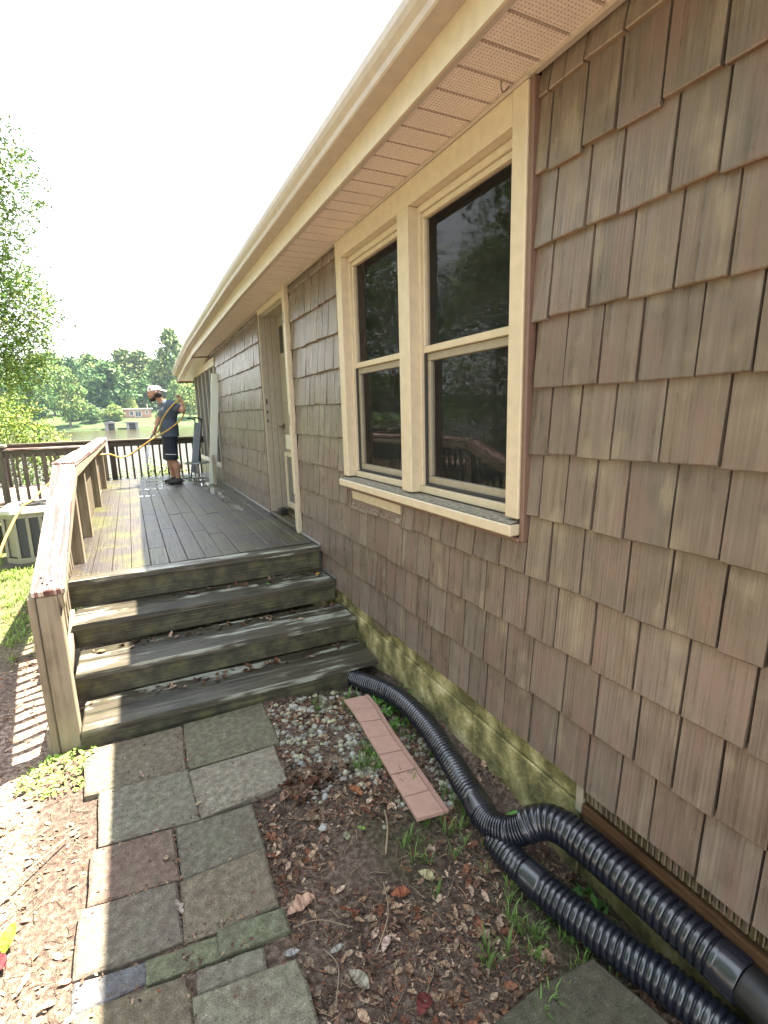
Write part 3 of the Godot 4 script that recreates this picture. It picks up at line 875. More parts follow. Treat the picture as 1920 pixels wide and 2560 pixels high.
func railings() -> void:
	# handrail: slopes with the steps, then level along the deck's left side
	var h := thing("handrail", "peeling red brown handrail with posts on the left of the steps", "handrail")
	wood(h, "newel", V(-0.534, -0.05, -3.165), V(-0.432, 0.9, -3.06), M.post_wood, 1, 1.1)
	wood(h, "newel_board", V(-0.572, -0.08, -3.16), V(-0.536, 0.9, -3.055), M.post_wood, 1, 1.0)
	for z in [-4.66, -5.71, -7.69, -9.72, -11.1]:
		wood(h, "post", V(-0.525, 0.45, z - 0.088), V(-0.437, 1.405, z), M.post_wood, 1)
	var c := MB.new(); c.off = Vector2(0.3, 0.6)
	var up := V(0, 0.943, 0.33).normalized()
	c.xf = Transform3D(); c.bar(V(-0.474, 0.918, -3.05), V(-0.49, 1.452, -4.70), 0.15, 0.04, up, 0.006)
	put("sloping_cap", c, M.rail_wood, h)
	var c2 := MB.new(); c2.off = Vector2(1.3, 2.6)
	c2.bar(V(-0.488, 1.466, -4.68), V(-0.478, 1.452, -7.9), 0.165, 0.038, Vector3.UP, 0.006)
	put("level_cap", c2, M.rail_wood, h)
	var c3 := MB.new(); c3.off = Vector2(2.3, 1.6)
	c3.bar(V(-0.478, 1.453, -7.905), V(-0.474, 1.45, -11.2), 0.16, 0.038, Vector3.UP, 0.006)
	put("level_cap", c3, M.rail_wood, h)
	var s := MB.new()
	s.bar(V(-0.421, 0.86, -3.06), V(-0.421, 1.398, -4.7), 0.022, 0.085, up, 0.004)
	s.bar(V(-0.421, 1.398, -4.72), V(-0.421, 1.392, -11.1), 0.022, 0.08)
	put("sub_rail", s, M.post_wood, h)
	var lw := MB.new()
	lw.xf = Transform3D(Basis(), V(0.052, 0, 0))
	lw.bar(V(-0.553, 0.13, -3.17), V(-0.553, 0.45, -4.05), 0.03, 0.085, up, 0.004)
	lw.bar(V(-0.553, 0.84, -3.17), V(-0.553, 1.375, -4.68), 0.03, 0.085, up, 0.004)
	lw.bar(V(-0.553, 1.372, -4.7), V(-0.553, 1.372, -11.1), 0.03, 0.085)
	put("back_rail", lw, M.post_wood, h)
	var k := 0
	var z := -3.26
	while z > -11.0:
		var t := clampf((-3.17 - z) / 1.53, 0, 1)
		var p := MB.new(); p.off = Vector2(rr(0, 5), rr(0, 5))
		p.box(V(-0.553, lerpf(0.07, 0.5, t), z - 0.034), V(-0.549 + 0.03, lerpf(0.89, 1.41, t), z), 0.004)
		put("baluster", p, M.post_wood, h)
		z -= 0.122
	var sc := MB.new()
	for q in [[-0.46, -3.12], [-0.5, -3.11], [-0.478, -3.09], [-0.51, -3.16]]:
		sc.tube([V(q[0], 0.94, q[1]), V(q[0], 0.945 - (q[1] + 3.05) * 0.33, q[1])], 0.006, 8)
	put("screw", sc, M.dark, h)
	# railing at the lake end
	var r := thing("lake_railing", "grey wood railing with thin balusters at the lake end of the deck", "railing")
	wood(r, "cap", V(-0.39, 1.385, -11.2), V(1.36, 1.42, -11.06), M.post_wood, 0, 0.4)
	wood(r, "top_rail", V(-0.39, 1.285, -11.15), V(1.36, 1.383, -11.11), M.post_wood, 0, 0.31)
	wood(r, "post", V(-0.39, 0.45, -11.2), V(-0.29, 1.383, -11.16), M.post_wood, 1, 0.31)
	wood(r, "bottom_rail", V(-0.29, 0.56, -11.3), V(1.36, 0.64, -11.26), M.post_wood, 0, 0.34)
	for i in 13:
		wood(r, "baluster", V(-0.265 + i * 0.1265, 0.5, -11.2), V(-0.231 + i * 0.1265, 1.3, -11.155), M.post_wood, 1, 0.34)
	# railings of the wing on the left
	var a := thing("near_wing_railing", "grey railing with pale topped balusters behind the air conditioner", "railing")
	wood(a, "cap", V(-1.64, 1.405, -9.02), V(-0.62, 1.43, -8.88), M.rail_wood, 0)
	wood(a, "top_rail", V(-1.64, 1.3, -8.965), V(-0.62, 1.404, -8.93), M.post_wood, 0, 0.34)
	wood(a, "post", V(-1.72, 0.3, -8.97), V(-1.645, 1.454, -8.88), M.post_wood, 1, 0.34)
	wood(a, "post_cap", V(-1.76, 1.455, -9.02), V(-1.6, 1.49, -8.84), M.post_wood, 0, 1.3)
	for i in 8:
		var bz := MB.new(); bz.off = Vector2(rr(0, 5), 0); bz.col = Color(0.4, 0.4, 0.42)
		bz.box(V(-1.565 + i * 0.131, 0.4, -8.928), V(-1.529 + i * 0.131, 1.352, -8.89), 0.003)
		put("baluster", bz, M.post_wood, a)
	var f := thing("far_wing_railing", "dark wood railing across the lake side left of the handrail", "railing")
	wood(f, "cap", V(-4.2, 1.39, -11.24), V(-0.6, 1.425, -11.1), M.post_wood, 0, 0.34)
	wood(f, "top_rail", V(-4.2, 1.29, -11.19), V(-0.6, 1.388, -11.15), M.post_wood, 0, 0.29)
	wood(f, "post", V(-2.13, 0.4, -11.2), V(-2.02, 1.388, -11.1), M.post_wood, 1, 0.34)
	for i in 27:
		wood(f, "baluster", V(-4.1 + i * 0.13, 0.5, -11.2), V(-4.068 + i * 0.13, 1.3, -11.195 + 0.04), M.post_wood, 1, 0.34)

# ---------------------------------------------------------------- path, bed, litter
func path_and_bed() -> void:
	var path := Node3D.new(); path.name = "path"; add_child(path); struct(path)
	var P := [
		[0.9, 0.88, 0.8, [-0.415, -3.0, 0.087, -2.985, 0.072, -2.571, -0.388, -2.61]], [0.8, 0.84, 0.7, [0.1, -2.985, 0.568, -2.985, 0.558, -2.552, 0.082, -2.566]],
		[1.0, 1.03, 1.03, [-0.327, -2.59, 0.074, -2.557, 0.09, -2.187, -0.311, -2.232]], [1.35, 1.36, 1.36, [0.085, -2.545, 0.522, -2.538, 0.518, -2.225, 0.1, -2.193]],
		[0.93, 0.7, 0.7, [-0.337, -2.219, -0.026, -2.177, -0.02, -1.902, -0.334, -1.943]], [0.85, 0.86, 0.84, [-0.008, -2.185, 0.322, -2.166, 0.316, -1.892, -0.002, -1.893]],
		[0.86, 0.82, 0.84, [-0.36, -1.928, -0.03, -1.888, -0.032, -1.63, -0.361, -1.668]], [0.98, 0.9, 0.8, [-0.014, -1.882, 0.316, -1.882, 0.299, -1.605, -0.02, -1.624]],
		[0.72, 0.82, 1.15, [-0.359, -1.655, -0.149, -1.622, -0.147, -1.556, -0.27, -1.553, -0.353, -1.557]], [0.8, 0.95, 0.72, [-0.143, -1.618, 0.079, -1.596, 0.076, -1.518, -0.143, -1.545]], [0.8, 0.95, 0.75, [0.085, -1.612, 0.316, -1.589, 0.314, -1.5, 0.082, -1.518]],
		[0.85, 0.78, 0.66, [-0.353, -1.55, -0.273, -1.547, -0.033, -1.512, -0.024, -1.43, -0.03, -1.12, -0.36, -1.15]], [1.05, 1.08, 1.08, [0.004, -1.51, 0.212, -1.484, 0.209, -1.412, 0.002, -1.436]],
		[1.12, 1.17, 1.08, [-0.015, -1.428, 0.306, -1.387, 0.315, -1.289, 0.306, -1.1, -0.02, -1.1]], [0.9, 0.9, 0.85, [-0.36, -1.14, -0.03, -1.11, -0.03, -0.8, -0.36, -0.8]]]
	for q in P:
		var b := MB.new(); b.col = Color(q[0], q[1] * 0.95, q[2] * 0.91) * 0.74; b.off = Vector2(rr(0, 5), rr(0, 5))
		var o := []
		var f: Array = q[3]
		for i in range(0, f.size(), 2):
			# every edge in pieces, slightly worn
			var a := Vector2(f[i], f[i + 1]); var c := Vector2(f[(i + 2) % f.size()], f[(i + 3) % f.size()])
			for k in 3: o.append(a.lerp(c, k / 3.0 + (0.0 if k == 0 else rr(-0.05, 0.05))) + Vector2(rr(-0.003, 0.003), rr(-0.003, 0.003)))
		var mid := Vector2.ZERO
		for p in o: mid += p / o.size()
		for i in o.size(): o[i] += (o[i] - mid).normalized() * 0.0055
		var t := rr(-0.004, 0.006)
		b.sheet(o, -0.07, 0.004 + t, 0.007)
		put("paver", b, M.concrete, path)
	var sl := MB.new(); sl.col = Color(0.32, 0.31, 0.26)
	sl.sheet([Vector2(1.177, -0.926), Vector2(1.23, -0.7), Vector2(1.2, -0.45), Vector2(0.7, -0.5), Vector2(0.74, -0.93), Vector2(0.95, -0.945)], -0.06, 0.02, 0.008)
	tag(put("stone_slab", sl, M.concrete), "dark mossy concrete slab beside the lower drain pipe at the photo's bottom edge", "slab")
	# white pebbles below the steps
	var pm: ArrayMesh = rough_ball(6, 4, 0.22)
	pm.surface_set_material(0, M.stone)
	var xs := []; var cs := []
	for i in 1100:
		var x := rr(0.56, 1.36); var z := rr(-2.95, -1.75)
		var dens := 1.0 if z < -2.1 and x < 1.05 else (0.45 if x >= 1.05 else 0.16)
		if blot.get_noise_2d(x * 4 + 60, z * 4) * 0.9 + 0.52 * dens + rr(-0.25, 0.25) < 0.28: continue
		var s := rr(0.008, 0.022)
		xs.append(Transform3D(Basis.from_euler(V(rr(0, 6), rr(0, 6), rr(0, 6))).scaled(V(s, s * 0.75, s * rr(0.7, 1.1))), V(x, gh(x, z) + s * rr(0.05, 0.3), z)))
		var k := rr(0.14, 0.52)
		cs.append(Color(k, k * rr(0.93, 1.02), k * rr(0.6, 0.98)))
	tag(scatter("gravel", pm, xs, cs), "loose white and cream pebbles on the soil below the bottom step", "gravel")
	# dead leaves: the mass as one, the large ones as things
	var dry := [leaf_mesh(0, 1), leaf_mesh(0, 2), leaf_mesh(1, 3), leaf_mesh(2, 4)]
	for m in dry: m.surface_set_material(0, M.leaf_dry)
	var tones := [lin(0.2, 0.13, 0.085), lin(0.27, 0.19, 0.13), lin(0.13, 0.078, 0.055), lin(0.33, 0.25, 0.185), lin(0.17, 0.075, 0.045), lin(0.09, 0.06, 0.048)]
	for kind in 4:
		xs = []; cs = []
		for i in 5200:
			var x := rr(0.32, 1.42); var z := rr(-2.9, -0.35)
			if rr(0, 1) < 0.12: z = rr(-2.98, -2.6)
			var d := blot.get_noise_2d(x * 2.2 + 13, z * 2.2) + rr(-0.35, 0.35)
			if z < -1.9: d -= 0.12
			if x > 1.05 and z > -1.6: d -= 0.12
			if d < -0.08: continue
			var s := rr(0.004, 0.011) if rr(0, 1) < 0.86 else rr(0.012, 0.028)
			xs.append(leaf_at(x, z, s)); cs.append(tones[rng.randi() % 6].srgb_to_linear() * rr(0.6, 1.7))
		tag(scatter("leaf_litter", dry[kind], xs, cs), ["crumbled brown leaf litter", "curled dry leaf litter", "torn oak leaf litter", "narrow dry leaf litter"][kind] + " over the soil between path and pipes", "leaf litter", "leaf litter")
		xs = []; cs = []
		for i in 4600:
			var x := rr(-3.2, -0.36); var z := rr(-6.5, -0.9)
			if x > -0.6 and z < -2.95: continue
			if blot.get_noise_2d(x * 1.7 + 3, z * 1.7) + rr(-0.4, 0.4) < -0.05: continue
			var s := rr(0.005, 0.014) if rr(0, 1) < 0.85 else rr(0.014, 0.026)
			xs.append(leaf_at(x, z, s)); cs.append(tones[rng.randi() % 6].srgb_to_linear() * rr(1.2, 3.0))  # same leaf tones raised, putting the sun glare into the colour
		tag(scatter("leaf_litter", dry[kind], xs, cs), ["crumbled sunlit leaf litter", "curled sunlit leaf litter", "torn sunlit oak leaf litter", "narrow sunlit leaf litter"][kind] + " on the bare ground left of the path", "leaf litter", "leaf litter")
		xs = []; cs = []
		for i in 36:   # swept into the corners of the treads
			var k := rng.randi() % 3
			var z: float = [-4.10, -3.73, -3.33][k] + absf(rr(0, 0.1)); var x := rr(-0.4, 1.36)
			if k == 0: x = rr(0.1, 1.36)
			var s := rr(0.012, 0.035); var t := leaf_at(x, z, s)
			t.origin.y = [0.455, 0.283, 0.11][k]
			xs.append(t); cs.append(tones[rng.randi() % 6].srgb_to_linear() * rr(0.5, 1.2))
		tag(scatter("leaf_litter", dry[kind], xs, cs), ["crumbled leaves", "curled leaves", "torn oak leaves", "narrow dry leaves"][kind] + " lodged at the back of the wooden treads", "leaf litter", "leaf litter")
	xs = []; cs = []
	for i in 150:   # the heap against the pavers
		var a := rr(0, TAU); var d := absf(rng.randfn()) * 0.09
		var t := leaf_at(0.6 + cos(a) * d * 1.3, -2.2 + sin(a) * d, rr(0.02, 0.05))
		t.origin.y += maxf(0.0, 0.05 - d * 0.35) * rr(0.2, 1.0)
		xs.append(t); cs.append(tones[rng.randi() % 6].srgb_to_linear() * rr(0.5, 1.1))
	tag(scatter("leaf_heap", dry[2], xs, cs), "heap of crumpled brown oak leaves against the pavers below the pebbles", "leaf litter")
	single_leaves(dry)
	xs = []; cs = []
	for i in 420:   # crumbs blown onto the pavers, most of them in the joints
		var x := rr(-0.36, 0.33); var z := rr(-2.98, -1.15)
		if rr(0, 1) < 0.55:
			if rr(0, 1) < 0.5: x = 0.08 + rr(-0.012, 0.012) if z < -2.2 else -0.02 + rr(-0.012, 0.012)
			else: z = [-2.575, -2.205, -1.9, -1.63, -1.52][rng.randi() % 5] + rr(-0.02, 0.02)
		if x > 0.3 and z > -2.2: continue
		var s := rr(0.003, 0.01)
		var t := leaf_at(x, z, s); t.origin.y = 0.01
		xs.append(t); cs.append(tones[rng.randi() % 6].srgb_to_linear() * rr(0.6, 1.5))
	tag(scatter("path_crumbs", dry[0], xs, cs), "dry crumbs lying on the pavers and in their joints", "leaf litter")
	# straw and rootlets
	var sb := MB.new()
	var sp := []
	for i in 7: sp.append(V(sin(i * 0.9) * 0.1, 0.1 * sin(i * 0.5), i / 3.0 - 1.0))
	sb.tube(sp, 0.035, 4)
	var sm := sb.mesh(M.leaf_dry)
	xs = []; cs = []
	for i in 11000:
		var x := rr(-3.2, 1.4); var z := rr(-6.0, -0.4)
		if x > -0.38 and x < 0.33: continue
		if x < -0.3 and x > -0.6 and z < -2.95: continue
		if x > 0.33 and z < -2.9: continue
		var s := rr(0.006, 0.04)
		xs.append(Transform3D(Basis.from_euler(V(rr(-0.2, 0.2), rr(0, 6.28), 0)).scaled(V(s, s, s)), V(x, gh(x, z) + 0.006, z)))
		cs.append(Color(0.33, 0.25, 0.17) * rr(0.25, 1.4))
	tag(scatter("straw", sm, xs, cs), "thin dry straw and rootlets strewn over the bare soil", "straw")
	# twigs
	for q in [[V(0.55, 0.0, -1.28), V(0.64, 0.03, -1.36), V(0.69, 0.01, -1.5), 0.0025, "thin twig on the soil right of the long oak leaf"], [V(0.33, 0.0, -1.5), V(0.42, 0.015, -1.47), V(0.52, 0.0, -1.4), 0.002, "thin straight twig touching the green edged paver strip"], [V(0.38, 0.0, -1.21), V(0.42, 0.02, -1.29), V(0.40, 0.0, -1.38), 0.002, "bent twig lying right of the largest paver"], [V(0.76, 0.0, -1.62), V(0.82, 0.02, -1.72), V(0.86, 0.0, -1.83), 0.004, "brown stick near the foot of the fallen siding panel"], [V(-0.9, 0.0, -1.9), V(-0.68, 0.02, -2.1), V(-0.44, 0.005, -2.35), 0.004, "long dark twig on the sunlit ground left of the path"], [V(-1.0, 0.0, -2.0), V(-0.86, 0.015, -2.15), V(-0.72, 0.005, -2.2), 0.006, "short thick stick on the sunlit ground left of the path"]]:
		var b := MB.new(); b.col = Color(0.2, 0.15, 0.1) * rr(0.7, 1.3)
		b.tube(Array(spline([q[0], q[1], q[2]], 0.03)), q[3], 6)
		tag(put("twig", b, M.plain), q[4], "twig", "twigs on the ground")
	# grass and weeds
	var tuft := tuft_mesh(9, 0.06); tuft.surface_set_material(0, M.leaf_live)
	xs = []; cs = []
	for i in 560:
		var x := rr(0.85, 1.36); var z := rr(-2.85, -0.6)
		if blot.get_noise_2d(x * 2.6 + 30, z * 2.6) + rr(-0.25, 0.25) < 0.1: continue
		var s := rr(0.4, 1.25)
		xs.append(Transform3D(Basis(Vector3.UP, rr(0, 6)).scaled(Vector3.ONE * s), V(x, gh(x, z), z)))
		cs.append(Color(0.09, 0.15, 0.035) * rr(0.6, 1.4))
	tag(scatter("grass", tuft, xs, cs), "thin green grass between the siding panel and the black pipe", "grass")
	xs = []; cs = []
	for i in 14000:
		var x := rr(-6.0, -0.6); var z := rr(-8.8, -3.4)
		if x > -2.6 and z > -4.3 + rr(-0.6, 0.2): continue
		if x > -1.6 and x < -0.68 and z < -7.5: continue
		if blot.get_noise_2d(x * 1.4 + 70, z * 1.4) + rr(-0.35, 0.35) < -0.12: continue
		xs.append(Transform3D(Basis(Vector3.UP, rr(0, 6)).scaled(Vector3.ONE * rr(0.5, 1.1)), V(x, gh(x, z), z)))
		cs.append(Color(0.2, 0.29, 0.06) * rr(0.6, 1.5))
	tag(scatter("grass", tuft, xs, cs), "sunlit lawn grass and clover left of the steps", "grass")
	var wl := leaf_mesh(2, 9); wl.surface_set_material(0, M.leaf_live)
	for q in [[-0.52, -2.88, 0.2, 330, 0.016, "bright green ground ivy at the foot of the handrail post", Color(0.2, 0.32, 0.06)], [1.22, -2.62, 0.2, 260, 0.022, "feathery green weeds between the siding panel and the first pipe bend", Color(0.09, 0.19, 0.035)], [1.33, -1.5, 0.07, 16, 0.045, "broad leaved green seedling beside the pipe's elbow", Color(0.11, 0.26, 0.05)], [1.3, -1.08, 0.13, 90, 0.024, "small dark green weeds growing between the two drain pipes", Color(0.05, 0.12, 0.025)]]:
		xs = []; cs = []
		for i in q[3]:
			var a := rr(0, TAU); var d: float = q[2] * sqrt(rr(0, 1))
			var p := V(q[0] + cos(a) * d, 0, q[1] + sin(a) * d)
			p.y = gh(p.x, p.z) + rr(0.005, 0.09) * (1.0 - d / q[2]) + 0.012
			var s: float = q[4] * rr(0.6, 1.3)
			xs.append(Transform3D(Basis.from_euler(V(rr(-0.7, 0.7), rr(0, 6), rr(-0.7, 0.7))).scaled(Vector3.ONE * s), p)); cs.append(q[6] * rr(0.6, 1.4))
		tag(scatter("weed", wl, xs, cs), q[5], "weed", "", "stuff")

func leaf_at(x: float, z: float, s: float) -> Transform3D:
	return Transform3D(Basis.from_euler(V(rr(-0.5, 0.5), rr(0, 6.28), rr(-0.5, 0.5))).scaled(Vector3.ONE * s), V(x, gh(x, z) + s * 0.18 + 0.003, z))

func leaf_mesh(kind: int, sd: int) -> ArrayMesh:   # length 2, lying flat, curled
	var r := RandomNumberGenerator.new(); r.seed = sd
	var b := MB.new()
	var n := 7
	var cu := r.randf_range(-0.5, 0.5); var tw := r.randf_range(0.2, 0.7)
	var rows := []
	for i in n:
		var t := float(i) / (n - 1)
		var w := sin(PI * pow(t, 0.8)) * 0.5
		if kind == 1: w = (0.22 + 0.42 * absf(sin(t * PI * 3.0 + 0.4))) * sin(PI * clampf(t * 0.95 + 0.06, 0, 1))
		if kind == 2: w *= 0.75
		var y := cu * pow(t * 2 - 1, 2) * 0.5 + r.randf_range(-0.05, 0.05)
		rows.append([V(-w, y + tw * w + r.randf_range(-0.06, 0.06), t * 2 - 1), V(0, y, t * 2 - 1), V(w, y + tw * w * 0.6 + r.randf_range(-0.06, 0.06), t * 2 - 1)])
	for i in n - 1:
		for k in 2: b.poly([rows[i][k], rows[i + 1][k], rows[i + 1][k + 1], rows[i][k + 1]], Vector3.UP)
	return b.mesh()

func tuft_mesh(blades: int, h: float) -> ArrayMesh:
	var r := RandomNumberGenerator.new(); r.seed = 5
	var b := MB.new()
	for i in blades:
		var a := r.randf_range(0, TAU); var d := V(cos(a), 0, sin(a)); var s := V(-d.z, 0, d.x) * 0.0022
		var p := d * r.randf_range(0, 0.018); var l := h * r.randf_range(0.5, 1.2); var k := r.randf_range(0.3, 1.0)
		var m := p + V(0, l * 0.6, 0) + d * l * 0.25 * k; var e := p + V(0, l * 0.85, 0) + d * l * 0.8 * k
		b.poly([p - s, p + s, m + s, m - s], d); b.poly([m - s, m + s, e], d)
	return b.mesh()

func rough_ball(sides: int, rows: int, amp: float) -> ArrayMesh:
	var r := RandomNumberGenerator.new(); r.seed = 12
	var b := MB.new(); var g := []
	for j in rows + 1:
		var row := []
		var one := r.randf_range(1.0 - amp, 1.0 + amp)
		for i in sides:
			var k := one if j == 0 or j == rows else r.randf_range(1.0 - amp, 1.0 + amp)
			var a := TAU * i / sides; var c := PI * j / rows
			row.append(V(sin(c) * cos(a), cos(c), sin(c) * sin(a)) * k)
		g.append(row)
	for j in rows:
		for i in sides:
			var i2 := (i + 1) % sides
			var p := [g[j][i], g[j][i2], g[j + 1][i2], g[j + 1][i]]
			if j == 0: p = [g[0][0], g[1][i2], g[1][i]]
			elif j == rows - 1: p = [g[j][i], g[j][i2], g[rows][0]]
			b.poly(p, p[0] + p[1] + p[2])
	return b.mesh()

func single_leaves(dry: Array) -> void:
	var L := [[0.375, -1.56, 0.058, 2, 0.42, 0.27, 0.2, "large pinkish tan oak leaf at the corner of the green paver strip"], [0.52, -1.45, 0.05, 0, 0.3, 0.1, 0.055, "big reddish brown leaf standing on edge in the soil"], [0.79, -2.0, 0.045, 0, 0.3, 0.13, 0.06, "curled orange brown leaf left of the fallen siding panel"],
		[0.86, -1.46, 0.036, 0, 0.36, 0.34, 0.2, "pale yellow rounded leaf flat on the soil near the grass"], [0.73, -1.44, 0.04, 0, 0.26, 0.09, 0.05, "glossy russet leaf between the pale leaf and the path"], [0.79, -1.5, 0.042, 0, 0.34, 0.17, 0.08, "upright orange leaf beside the pale yellow leaf"],
		[0.3, -1.42, 0.03, 3, 0.3, 0.3, 0.3, "white papery leaf scrap in the notch of the pavers"], [0.62, -1.08, 0.05, 0, 0.18, 0.05, 0.045, "dark red folded leaf near the bottom edge"], [0.68, -0.98, 0.012, 3, 0.3, 0.42, 0.08, "tiny lime green leaf low in the bed"],
		[0.62, -2.22, 0.05, 0, 0.34, 0.38, 0.15, "half green dying leaf on the pile of litter"], [0.49, -2.16, 0.05, 0, 0.32, 0.2, 0.14, "long brown curled leaf against the middle paver"], [0.57, -2.1, 0.045, 2, 0.26, 0.17, 0.13, "broad brown oak leaf on the litter beside the pavers"],
		[0.65, -2.25, 0.05, 2, 0.3, 0.21, 0.15, "crumpled oak leaf on top of the litter heap"], [0.72, -1.78, 0.022, 3, 0.2, 0.38, 0.08, "small bright green leaf on dark soil"], [0.96, -2.3, 0.05, 2, 0.16, 0.1, 0.08, "dark dead oak leaf among the white pebbles"],
		[0.47, -1.24, 0.045, 0, 0.3, 0.28, 0.22, "grey green leathery leaf beside the lowest paver"], [0.44, -1.36, 0.028, 3, 0.28, 0.27, 0.25, "bleached white leaf sliver near the bent twig"], [0.6, -1.3, 0.03, 0, 0.5, 0.38, 0.33, "pinkish dry leaf in the lower litter"],
		[-0.03, -1.76, 0.03, 2, 0.36, 0.32, 0.28, "grey star shaped leaf on the joint between two pavers"], [-0.06, -2.02, 0.024, 0, 0.36, 0.28, 0.2, "small tan leaf on the joint below the red paver"], [-0.58, -1.92, 0.05, 0, 0.34, 0.55, 0.06, "yellow green leaf standing on the sunlit ground"],
		[-0.61, -1.86, 0.06, 0, 0.16, 0.04, 0.045, "dark maroon leaf below the yellow green leaf"], [-0.55, -1.58, 0.05, 3, 0.14, 0.05, 0.05, "narrow dark leaf on the sunlit ground lower left"], [-0.14, -2.62, 0.03, 3, 0.3, 0.24, 0.2, "folded grey leaf on the top left paver"], [0.1, -2.27, 0.02, 0, 0.36, 0.3, 0.2, "tiny tan leaf by the crossing of the speckled pavers"],
		[-0.16, -1.3, 0.03, 3, 0.28, 0.28, 0.27, "pale feathery leaf on the lowest left paver"]]
	for i in L.size():
		var q: Array = L[i]
		var o := MeshInstance3D.new()
		o.name = numbered("fallen_leaf"); o.mesh = dry[q[3]]
		var m: StandardMaterial3D = M.leaf_dry.duplicate()
		m.albedo_color = lin(q[4], q[5], q[6])
		o.material_override = m
		add_child(o, true)
		o.rotation = V(rr(-0.35, 0.35), rr(0, 6), rr(-0.35, 0.35))
		if "stand" in q[7] or "upright" in q[7]: o.rotation.x = 0.9
		o.scale = Vector3.ONE * q[2]
		var pave: bool = q[0] < 0.3 and q[0] > -0.36
		o.position = V(q[0], (0.016 if pave else gh(q[0], q[1]) + 0.02) + (0.02 if o.rotation.x > 0.8 else 0.0), q[1])
		tag(o, q[7], "leaf", "single fallen leaves")
	for q in [[1.3, 0.47, -3.95, 0.035, 0.5, 0.33, 0.04, "yellow leaf in the corner of the highest tread"], [0.86, 0.47, -3.92, 0.03, 0.1, 0.3, 0.06, "green leaf at the back of the highest tread"], [1.0, 0.293, -3.5, 0.032, 0.45, 0.33, 0.23, "tan leaf in the middle of the second tread"], [-0.33, 0.293, -3.66, 0.03, 0.4, 0.26, 0.1, "orange leaf against the handrail on the second tread"]]:
		var o := MeshInstance3D.new()
		o.name = numbered("fallen_leaf"); o.mesh = dry[0]
		var m: StandardMaterial3D = M.leaf_dry.duplicate(); m.albedo_color = lin(q[4], q[5], q[6])
		o.material_override = m
		add_child(o, true)
		o.position = V(q[0], q[1], q[2]); o.rotation = V(0.1, rr(0, 6), 0.1); o.scale = Vector3.ONE * q[3]
		tag(o, q[7], "leaf", "single fallen leaves")

# ---------------------------------------------------------------- corrugated pipes
func ribbed(pts: Array, r: float, pitch: float, sides := 26) -> MB:
	var b := MB.new()
	var p := spline(pts, pitch / 6.0)
	var rad := PackedFloat32Array()
	var run := 0.0
	for i in p.size():
		if i: run += p[i].distance_to(p[i - 1])
		var t := fposmod(run / pitch, 1.0)
		rad.append(r if t < 0.6 else (r * 0.95 if t < 0.68 or t > 0.92 else r * 0.86))
	b.rings(p, rad, sides)
	return b

func pipes() -> void:
	var a := thing("drain_pipe", "black corrugated drain pipe from under the steps rising into a large elbow", "pipe")
	put("pipe_run", ribbed([V(1.19, -0.02, -3.3), V(1.215, -0.005, -3.0), V(1.27, 0.04, -2.74), V(1.315, 0.065, -2.5), V(1.315, 0.065, -2.2), V(1.275, 0.06, -1.92), V(1.235, 0.06, -1.72), V(1.215, 0.06, -1.6)], 0.06, 0.021), M.plastic, a)
	var c := MB.new()
	c.rings(PackedVector3Array([V(1.218, 0.06, -1.615), V(1.212, 0.06, -1.59), V(1.2, 0.062, -1.545), V(1.196, 0.063, -1.53)]), PackedFloat32Array([0.06, 0.064, 0.064, 0.06]), 26)
	put("coupler", c, M.plastic, a)
	put("elbow", ribbed([V(1.2, 0.062, -1.545), V(1.195, 0.07, -1.47), V(1.215, 0.09, -1.4), V(1.25, 0.115, -1.36), V(1.285, 0.145, -1.335)], 0.058, 0.0125, 24), M.plastic, a)
	put("upper_run", ribbed([V(1.262, 0.135, -1.345), V(1.3, 0.165, -1.315), V(1.33, 0.19, -1.26), V(1.345, 0.2, -1.17), V(1.355, 0.205, -1.0), V(1.365, 0.205, -0.8), V(1.37, 0.205, -0.64)], 0.066, 0.026, 28), M.plastic, a)
	var e := MB.new()
	e.rings(PackedVector3Array([V(1.37, 0.205, -0.645), V(1.37, 0.205, -0.63), V(1.371, 0.205, -0.585), V(1.371, 0.205, -0.583)]), PackedFloat32Array([0.064, 0.068, 0.068, 0.06]), 28)
	put("end_sleeve", e, M.plastic, a)
	var el := MB.new()
	el.tube(Array(spline([V(1.371, 0.205, -0.584), V(1.373, 0.2, -0.54), V(1.38, 0.18, -0.5), V(1.39, 0.12, -0.47), V(1.39, 0.0, -0.46)], 0.02)), 0.058, 24)
	put("end_bend", el, M.rubber, a)
	var l := thing("drain_pipe", "lower black corrugated drain pipe lying on soil with a smooth coupler", "pipe")
	put("pipe_run", ribbed([V(1.185, 0.03, -1.44), V(1.18, 0.035, -1.32), V(1.185, 0.04, -1.24)], 0.056, 0.021), M.plastic, l)
	var s := MB.new()
	s.rings(PackedVector3Array([V(1.185, 0.04, -1.25), V(1.186, 0.04, -1.235), V(1.192, 0.042, -1.185), V(1.193, 0.042, -1.175)]), PackedFloat32Array([0.058, 0.062, 0.062, 0.058]), 26)
	put("coupler", s, M.plastic, l)
	put("pipe_run", ribbed([V(1.191, 0.042, -1.185), V(1.215, 0.045, -1.05), V(1.25, 0.05, -0.9), V(1.29, 0.055, -0.75), V(1.325, 0.055, -0.55), V(1.345, 0.055, -0.25)], 0.06, 0.0225, 28), M.plastic, l)

